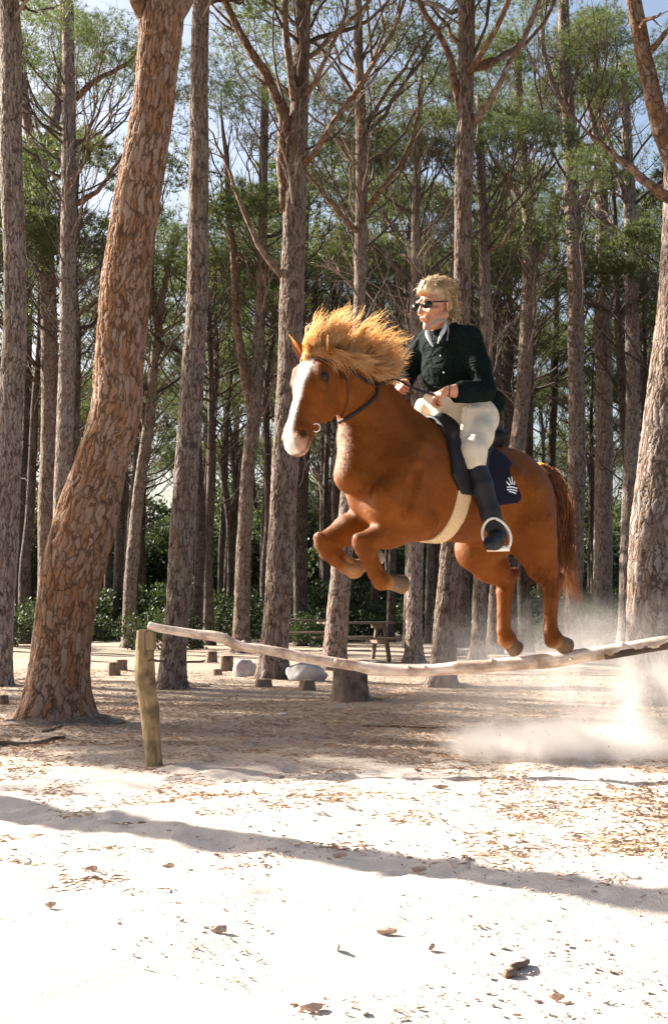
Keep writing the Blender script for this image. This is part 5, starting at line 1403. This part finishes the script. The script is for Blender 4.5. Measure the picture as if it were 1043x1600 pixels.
# fine head and hands are unioned in the same field at a finer step: rebuild only those regions and keep one continuous mesh
F = Field(np.array([-.52, -.52, 1.15]), np.array([.62, .60, 3.0]) - [0, 0, .0], .0055)
for a, b_, ra, rb, s in TORSO: F.rc(hp(*a), hp(*b_), ra, rb, .04, squash(LAT, s))
for a, b_, ra, rb in SHO: F.rc(hp(*a), hp(*b_), ra, rb, .05)
chainF(F, dirc(ARM_N)); chainF(F, dirc(ARM_F)); chainF(F, dirc(LEG_N), .04); chainF(F, LEG_F, .04); chainF(F, dirc(SHIN_N)); chainF(F, SHIN_F); chainF(F, FOOT, .02, -.008); chainF(F, FOOTM, .02, -.008)
head_field(F)
wn_, wf_ = hp(697, 611, .22), hp(628, 600, -.10)
hand(F, wn_, hp(684, 617, .17) - wn_, HZ * .6 + LAT * .8, 1.0, 1.0)
hand(F, wf_, hp(618, 604, -.02) - wf_, HZ * .7 - LAT * .7, 1.0, 1.0)
hmesh('body', F, M['skin'], PER)

def cut(F, fn): 
    X, Y, Z = F.ax[0][:, None, None], F.ax[1][None, :, None], F.ax[2][None, None, :]
    F.D = np.maximum(F.D, fn(X, Y, Z)).astype(np.float32)
# shirt
F = Field(plo, phi, .0068)
SHT = [((722, 640, 0), (717, 622, 0), .138, .138, 1.18)] + [((717, 622, 0), (706, 575, 0), .138, .150, 1.20), ((706, 575, 0), (698, 540, 0), .150, .118, 1.36)]
for a, b_, ra, rb, s in SHT: F.rc(hp(*a), hp(*b_), ra, rb, .04, squash(LAT, s), infl=.008)
F.rc(hp(731, 529, .165), hp(664, 537, -.165), .076, .076, .05)
sleeve = dirc(ARM_N[:5]); sleeve[-1] = (hp(722, 611, .265), .046); chainF(F, sleeve, .03, .014)
chainF(F, dirc(ARM_F[:4]) + [(hp(631, 601, -.14), .032)], .03, .014)
F.rc(hp(716, 640, .0), hp(770, 628, .10), .13, .075, .04)                  # shirt bloused out at the back
F.rc(hp(699, 530, 0), hp(697, 508, 0), .078, .062, .03)
nk = hp(695, 510, 0)
g_ = norm(np.array([.45, 0, 1.])); hem = hp(718, 640, 0)
def fn(X, Y, Z):
    open_ = ((X - nk[0]) * g_[0] + (Z - nk[2]) * g_[2]) - .005
    hemd = (hem[2] - .012 + .015 * np.sin(Y * 30) + .04 * np.clip(-(X - hem[0]) * 3, -1, 1) * -1) - Z
    far = np.sqrt((X - hem[0]) ** 2 + 0 * Y) - 9
    arms = (np.abs(Y) > .24)
    return np.maximum(open_, np.where(arms, -1, hemd))
cut(F, fn)
# opening for the throat
F.rc(nk + [.02, 0, .02], nk + [.05, 0, -.10], .052, .018, .01, sub=True)
SHIRT = hmesh('shirt', F, M['shirt'], PER)
# cuffs, buttons, pocket tabs
def onray(px, py, objs, off=.002):
    bv = bvh_of(objs); return snap(px, py, off, bv)
bvS = bvh_of([SHIRT])
for px, py in ((688, 556), (693, 582)):
    p = snap(px, py, .002, bvS)
    if p is not None: ball('button', root_inv_apply(PER, p[None])[0], .0055, M['collar'], SHIRT, seg=8)
for (a, b_) in (((708, 563), (716, 566)), ((733, 546), (758, 548))):
    P = [snap(a[0] + (b_[0] - a[0]) * f, a[1] + (b_[1] - a[1]) * f, .001, bvS) for f in (0, .5, 1)]
    mb = MB(); tube(mb, root_inv_apply(PER, np.array(P)), .0035, 6, flat=.6); mb.build('seam_tab', M['shirt'], SHIRT)
# collar: two pale flaps
for pts, nm in (([(696, 502, .075), (695, 511, .085), (689, 523, .10), (683, 537, .10)], 'collar_flap'), ([(669, 509, -.01), (667, 519, .0), (670, 530, .03), (676, 542, .06)], 'collar_flap')):
    P = np.array([toW(hp(*p)) for p in pts]); P = resample(P, 12); mb = MB(); tube(mb, root_inv_apply(PER, P), np.interp(np.arange(12), [0, 5, 11], [.007, .014, .004]), 10, flat=.35, nref=(0.7, .7, .2)); mb.build(nm, M['collar'], PER)
# breeches
F = Field(plo, phi, .0068)
F.rc(hp(719, 654, 0), hp(716, 622, 0), .152, .146, .04, squash(LAT, 1.16)); F.rc(hp(738, 652, .02), hp(744, 648, -.02), .120, .115, .05, squash(LAT, 1.2))
chainF(F, dirc(LEG_N), .05, .012); chainF(F, LEG_F, .05, .016)
F.rc(hp(741, 722, .29), hp(743, 732, .295), .054, .054, .02); F.rc(LEG_F[-1][0], SHIN_F[0][0] - [0, 0, .03], .064, .062, .02)
F.rc(hp(724, 645, .02), hp(738, 668, .08), .13, .09, .05); F.rc(hp(718, 640, -.02), hp(700, 645, -.08), .13, .09, .05)
for q_ in range(7):   # gathered folds over the thighs
    F.rc(hp(760 - q_ * 4, 640 + q_ * 9, .16), hp(728 - q_ * 1, 640 + q_ * 10, .20), .030, .022, .03)
F.rc(hp(690, 628, .0), hp(672, 624, -.12), .055, .045, .05)
zt = hp(716, 613, 0)[2]; cut(F, lambda X, Y, Z: Z - zt + .05 * np.clip((-X) * 1.5 + 0, -1, 1) + 0 * Y)
hmesh('breeches', F, M['breeches'], PER)
# boots
for sgn in (1, -1):
    F = Field(plo * [1, 1, 1], phi, .0068); S1 = dirc(SHIN_N) if sgn > 0 else SHIN_F; chainF(F, S1, .02, .014); chainF(F, FOOT if sgn > 0 else FOOTM, .02, .006)
    zt2 = hp(742, 728, .29)[2] if sgn > 0 else _k[2] - .05; cut(F, lambda X, Y, Z: Z - zt2 + 0 * X + 0 * Y); BT_ = hmesh('riding_boot', F, M['boot'], PER)
    mb = MB(); a_, b_ = [FOOT if sgn > 0 else FOOTM][0][1][0], [FOOT if sgn > 0 else FOOTM][0][3][0]; tube(mb, loc(PER, [a_ - [0, 0, .046], (a_ + b_) / 2 - [0, 0, .050], b_ - [0, 0, .036]]), [.034, .040, .032], 12, flat=1, nref=None)
    V_ = np.concatenate(mb.v); c_ = V_.mean(0); V_[:, 2] = c_[2] + (V_[:, 2] - c_[2]) * .35; mb.v = [V_]; mb.build('sole', M['leather'], BT_)
# sunglasses
SG = empty('sunglasses', (0, 0, 0)); SG.parent = PER
for s in (-1, 1):
    n = 16; a_ = np.linspace(0, 2 * math.pi, n, endpoint=False); P = []
    for q in a_: P.append(ph_(.094 - .010 * abs(math.cos(q)) * (1 if math.cos(q) * s > 0 else -.2), s * (.033 + .027 * math.cos(q)), .006 + .018 * math.sin(q) - .004 * math.cos(q) * s * 0))
    Pb = [p - fh * .006 for p in P]; c = ph_(.098, s * .033, .006); c2_ = ph_(.088, s * .033, .006)
    V_ = loc(PER, P + Pb + [c, c2_]); T = [[i, (i + 1) % n, 2 * n] for i in range(n)] + [[n + (i + 1) % n, n + i, 2 * n + 1] for i in range(n)]; Qd = [[i, n + i, n + (i + 1) % n, (i + 1) % n] for i in range(n)]
    mb = MB(); mb.add(V_, Qd, T); mb.build('lens', M['lens'], SG)
    mb = MB(); tube(mb, loc(PER, [ph_(.080, s * .062, .014), ph_(.040, s * .078, .012), ph_(-.01, s * .080, .010)]), .0042, 8); mb.build('temple', M['lens'], SG)
mb = MB(); tube(mb, loc(PER, [ph_(.098, -.010, .012), ph_(.102, 0, .014), ph_(.098, .010, .012)]), .0035, 8); mb.build('bridge', M['lens'], SG)
# hair: an uneven cap plus loose strands
F = Field(PC - .3, PC + .3, .006)
F.rc(ph_(-.030, 0, .045), ph_(-.020, 0, .035), .098, .094, .02, squash(fs, .88)); F.rc(ph_(-.07, 0, .00), ph_(-.075, 0, -.05), .060, .040, .03, squash(fs, 1.2))
F.rc(ph_(.03, 0, .085), ph_(.055, 0, .075), .050, .036, .03, squash(fs, 1.3))
for s in (-1, 1): F.rc(ph_(-.03, s * .062, .02), ph_(-.035, s * .062, -.015), .030, .018, .02)
X, Y, Z = np.meshgrid(*F.ax, indexing='ij'); PP_ = np.stack([X, Y, Z], -1).reshape(-1, 3)
near_ = np.abs(F.D.ravel()) < .04; add = np.zeros(len(PP_)); add[near_] = .007 * vnoise(PP_[near_], 3, 40) + .006 * vnoise(PP_[near_], 5, 90); F.D += add.reshape(F.D.shape).astype(np.float32)
rel = PP_ - PC; ff = (rel @ fh / KS).reshape(F.D.shape); uu = (rel @ fu / KS).reshape(F.D.shape); ss = np.abs(rel @ fs / KS).reshape(F.D.shape)
face = np.minimum(ff - np.interp(uu, [-.2, -.03, .0, .05, .075, .2], [-.035, -.030, -.015, .035, .09, .2]), .1); F.D = np.maximum(F.D, face * KS).astype(np.float32)
HAIR = hmesh('hair', F, M['hair_b'], PER)
g = np.random.default_rng(8); mb = MB()
for i in range(1500):
    d3 = norm(np.array([g.normal(), g.normal(), abs(g.normal()) + .05])); f_, s_, u_ = -.028 + .098 * d3[0], .086 * d3[1], .040 + .094 * d3[2]
    if d3[2] < .35 and d3[0] > -.1: continue
    p0 = ph_(f_ * .97, s_ * .97, u_ * .97); flow = -fh * .5 + fs * d3[1] * .6 + fu * (.25 + g.normal() * .35) if d3[0] < .5 else fh * .3 * g.normal() - fh * .4 + fs * g.normal() * .5 + fu * .5
    dv = norm(flow + g.normal(size=3) * .35); ln = g.uniform(.03, .06); P = [p0, p0 + dv * ln * .5 + fu * .006, p0 + dv * ln - fu * .012]
    tube(mb, loc(PER, resample(P, 5)), [.0022, .0022, .0018, .0012, .0003], 3, cap=False)
for i in range(500):
    s_ = g.uniform(-.075, .075); p0 = ph_(-.085 + g.normal() * .012, s_, g.uniform(-.06, .04)); dv = norm(-fu * .8 - fh * g.uniform(0, .6) + g.normal(size=3) * .3); ln = g.uniform(.03, .07)
    tube(mb, loc(PER, resample([p0, p0 + dv * ln * .5, p0 + dv * ln - fh * .01], 5)), [.0022, .0022, .0018, .0012, .0003], 3, cap=False)
mb.build('loose_hair', M['hair_b'], HAIR)
# bracelet
c = hp(700, 611, .226); ax_ = norm(hp(712, 611, .25) - hp(697, 611, .22)); e1 = norm(np.cross(ax_, HZ)); e2 = np.cross(e1, ax_)
mb = MB(); tube(mb, loc(PER, [c + (e1 * math.cos(q) + e2 * math.sin(q)) * .0315 for q in np.linspace(0, 2 * math.pi, 25)]), .0035, 6, cap=False); mb.build('bracelet', M['leather_brown'], PER)

# reins: from the bit along the neck to the hands, and the pale loop tossed up in front of the rider's chin
def rope(name, pts, r, mat, parent, n=30, flat=.45):
    P = resample(np.array([toW(hp(*p)) for p in pts]), n); mb = MB(); tube(mb, root_inv_apply(parent, P), r, 8, flat=flat); return mb.build(name, M[mat], parent)
rope('rein', [(588, 604, .125), (602, 596, .10), (616, 592, .10), (640, 604, .13), (680, 618, .18)], .007, 'leather', BR)
M['pale_rein'] = simple('pale_rein', (.20, .20, .19), .6, .15, 20, .001)
rope('rein_loop', [(622, 600, .0), (627, 572, .04), (640, 545, .08), (657, 522, .10), (675, 505, .12), (688, 499, .13), (697, 504, .12), (700, 516, .11), (698, 532, .11)], .0065, 'pale_rein', BR, 40, .5)

# ================================================================== DUST
def dust():
    m = bpy.data.materials.new('dust_cloud'); m.use_nodes = True; t = m.node_tree
    for n in list(t.nodes): t.nodes.remove(n)
    out = t.nodes.new('ShaderNodeOutputMaterial'); pv = N(t, 'ShaderNodeVolumePrincipled'); pv.inputs['Color'].default_value = (.93, .87, .82, 1); pv.inputs['Anisotropy'].default_value = .2
    co = t.nodes.new('ShaderNodeTexCoord').outputs['Object']
    sx = N(t, 'ShaderNodeSeparateXYZ'); L(t, co, sx.inputs[0])
    nw = noise(t, co, 1.6, 2, .5, out=1); add = N(t, 'ShaderNodeVectorMath', operation='MULTIPLY_ADD'); L(t, nw, add.inputs[0]); add.inputs[1].default_value = (.55, .55, .4); L(t, co, add.inputs[2])
    big = noise(t, add.outputs[0], 1.5, 4, .6); fine = noise(t, add.outputs[0], 4.5, 4, .65)
    tex = ramp(t, math_(t, 'ADD', math_(t, 'MULTIPLY', big, .62), math_(t, 'MULTIPLY', fine, .38)), [(.46, (0, 0, 0)), (.57, (1, 1, 1))], 'EASE')
    def blob(cx, cy_, cz, rx, ry, rz, amp):
        mp = N(t, 'ShaderNodeMapping', vector_type='TEXTURE'); mp.inputs['Location'].default_value = (cx, cy_, cz); mp.inputs['Scale'].default_value = (rx, ry, rz); L(t, co, mp.inputs[0])
        ln = N(t, 'ShaderNodeVectorMath', operation='LENGTH'); L(t, mp.outputs[0], ln.inputs[0])
        return math_(t, 'MULTIPLY', math_(t, 'POWER', math_(t, 'SUBTRACT', 1.0, ln.outputs['Value'], True), 1.6), amp)
    bl = [blob(*b) for b in DUST_BLOBS]
    s = bl[0]
    for b in bl[1:]: s = math_(t, 'ADD', s, b)
    L(t, math_(t, 'MULTIPLY', s, math_(t, 'ADD', math_(t, 'MULTIPLY', tex, 1.15), .08)), pv.inputs['Density'])
    L(t, pv.outputs[0], out.inputs['Volume'])
    # closed lumpy hull around the blobs
    c = np.array([2.0, 9.6, .62]); n, k = 20, 32; ph = np.linspace(0, math.pi, n); th = np.linspace(0, 2 * math.pi, k, endpoint=False); PH, TH = np.meshgrid(ph, th, indexing='ij')
    V = np.stack([np.sin(PH) * np.cos(TH) * 1.75, np.sin(PH) * np.sin(TH) * 1.75, np.cos(PH) * .95], -1).reshape(-1, 3) + c; V[:, 2] = np.maximum(V[:, 2], -.15)
    i = np.arange(n - 1)[:, None] * k; j = np.arange(k)[None]; Q = np.stack([i + j, i + k + j, i + k + (j + 1) % k, i + (j + 1) % k], -1).reshape(-1, 4)
    o = link('dust', mkmesh('dust', V, Q, np.zeros((0, 3), int), m)); tag(o, 'pale cloud of sand dust kicked up behind the hind hooves', 'dust', kind='stuff')
DUST_BLOBS = [(1.45, 8.85, .03, 1.0, .6, .25, 40.0), (2.05, 9.1, .06, 1.0, .8, .36, 5.0), (2.05, 9.1, .32, .18, .4, .50, 11.0), (2.4, 9.6, .35, 1.2, 1.1, .85, 1.8), (1.6, 9.7, .4, 1.2, 1.1, .85, 1.6)]
dust()

def clods():
    g = np.random.default_rng(23); n = 420; f = g.uniform(0, 1, n)
    c = np.stack([g.normal(1.7, .42, n), g.normal(9.0, .3, n), np.abs(g.normal(0, .26, n)) + .03], 1); c = c[c[:, 2] < 1.0]; n = len(c)
    r = g.uniform(.003, .009, n)[:, None, None]; o = np.array([[1, 0, 0], [-.5, .8, 0], [-.5, -.8, .1], [0, 0, 1.]]); V = (c[:, None] + norm(o + g.normal(size=(n, 4, 3)) * .25) * r).reshape(-1, 3)
    i = np.arange(n)[:, None] * 4; T = np.concatenate([i + np.array([q]) for q in ([0, 1, 2], [0, 3, 1], [1, 3, 2], [2, 3, 0])])
    o = link('flung_sand', mkmesh('flung_sand', V, np.zeros((0, 4), int), T, M['litter_a'], False)); tag(o, 'clods and grains of sand flung up inside the dust cloud', 'sand', kind='stuff')
clods()
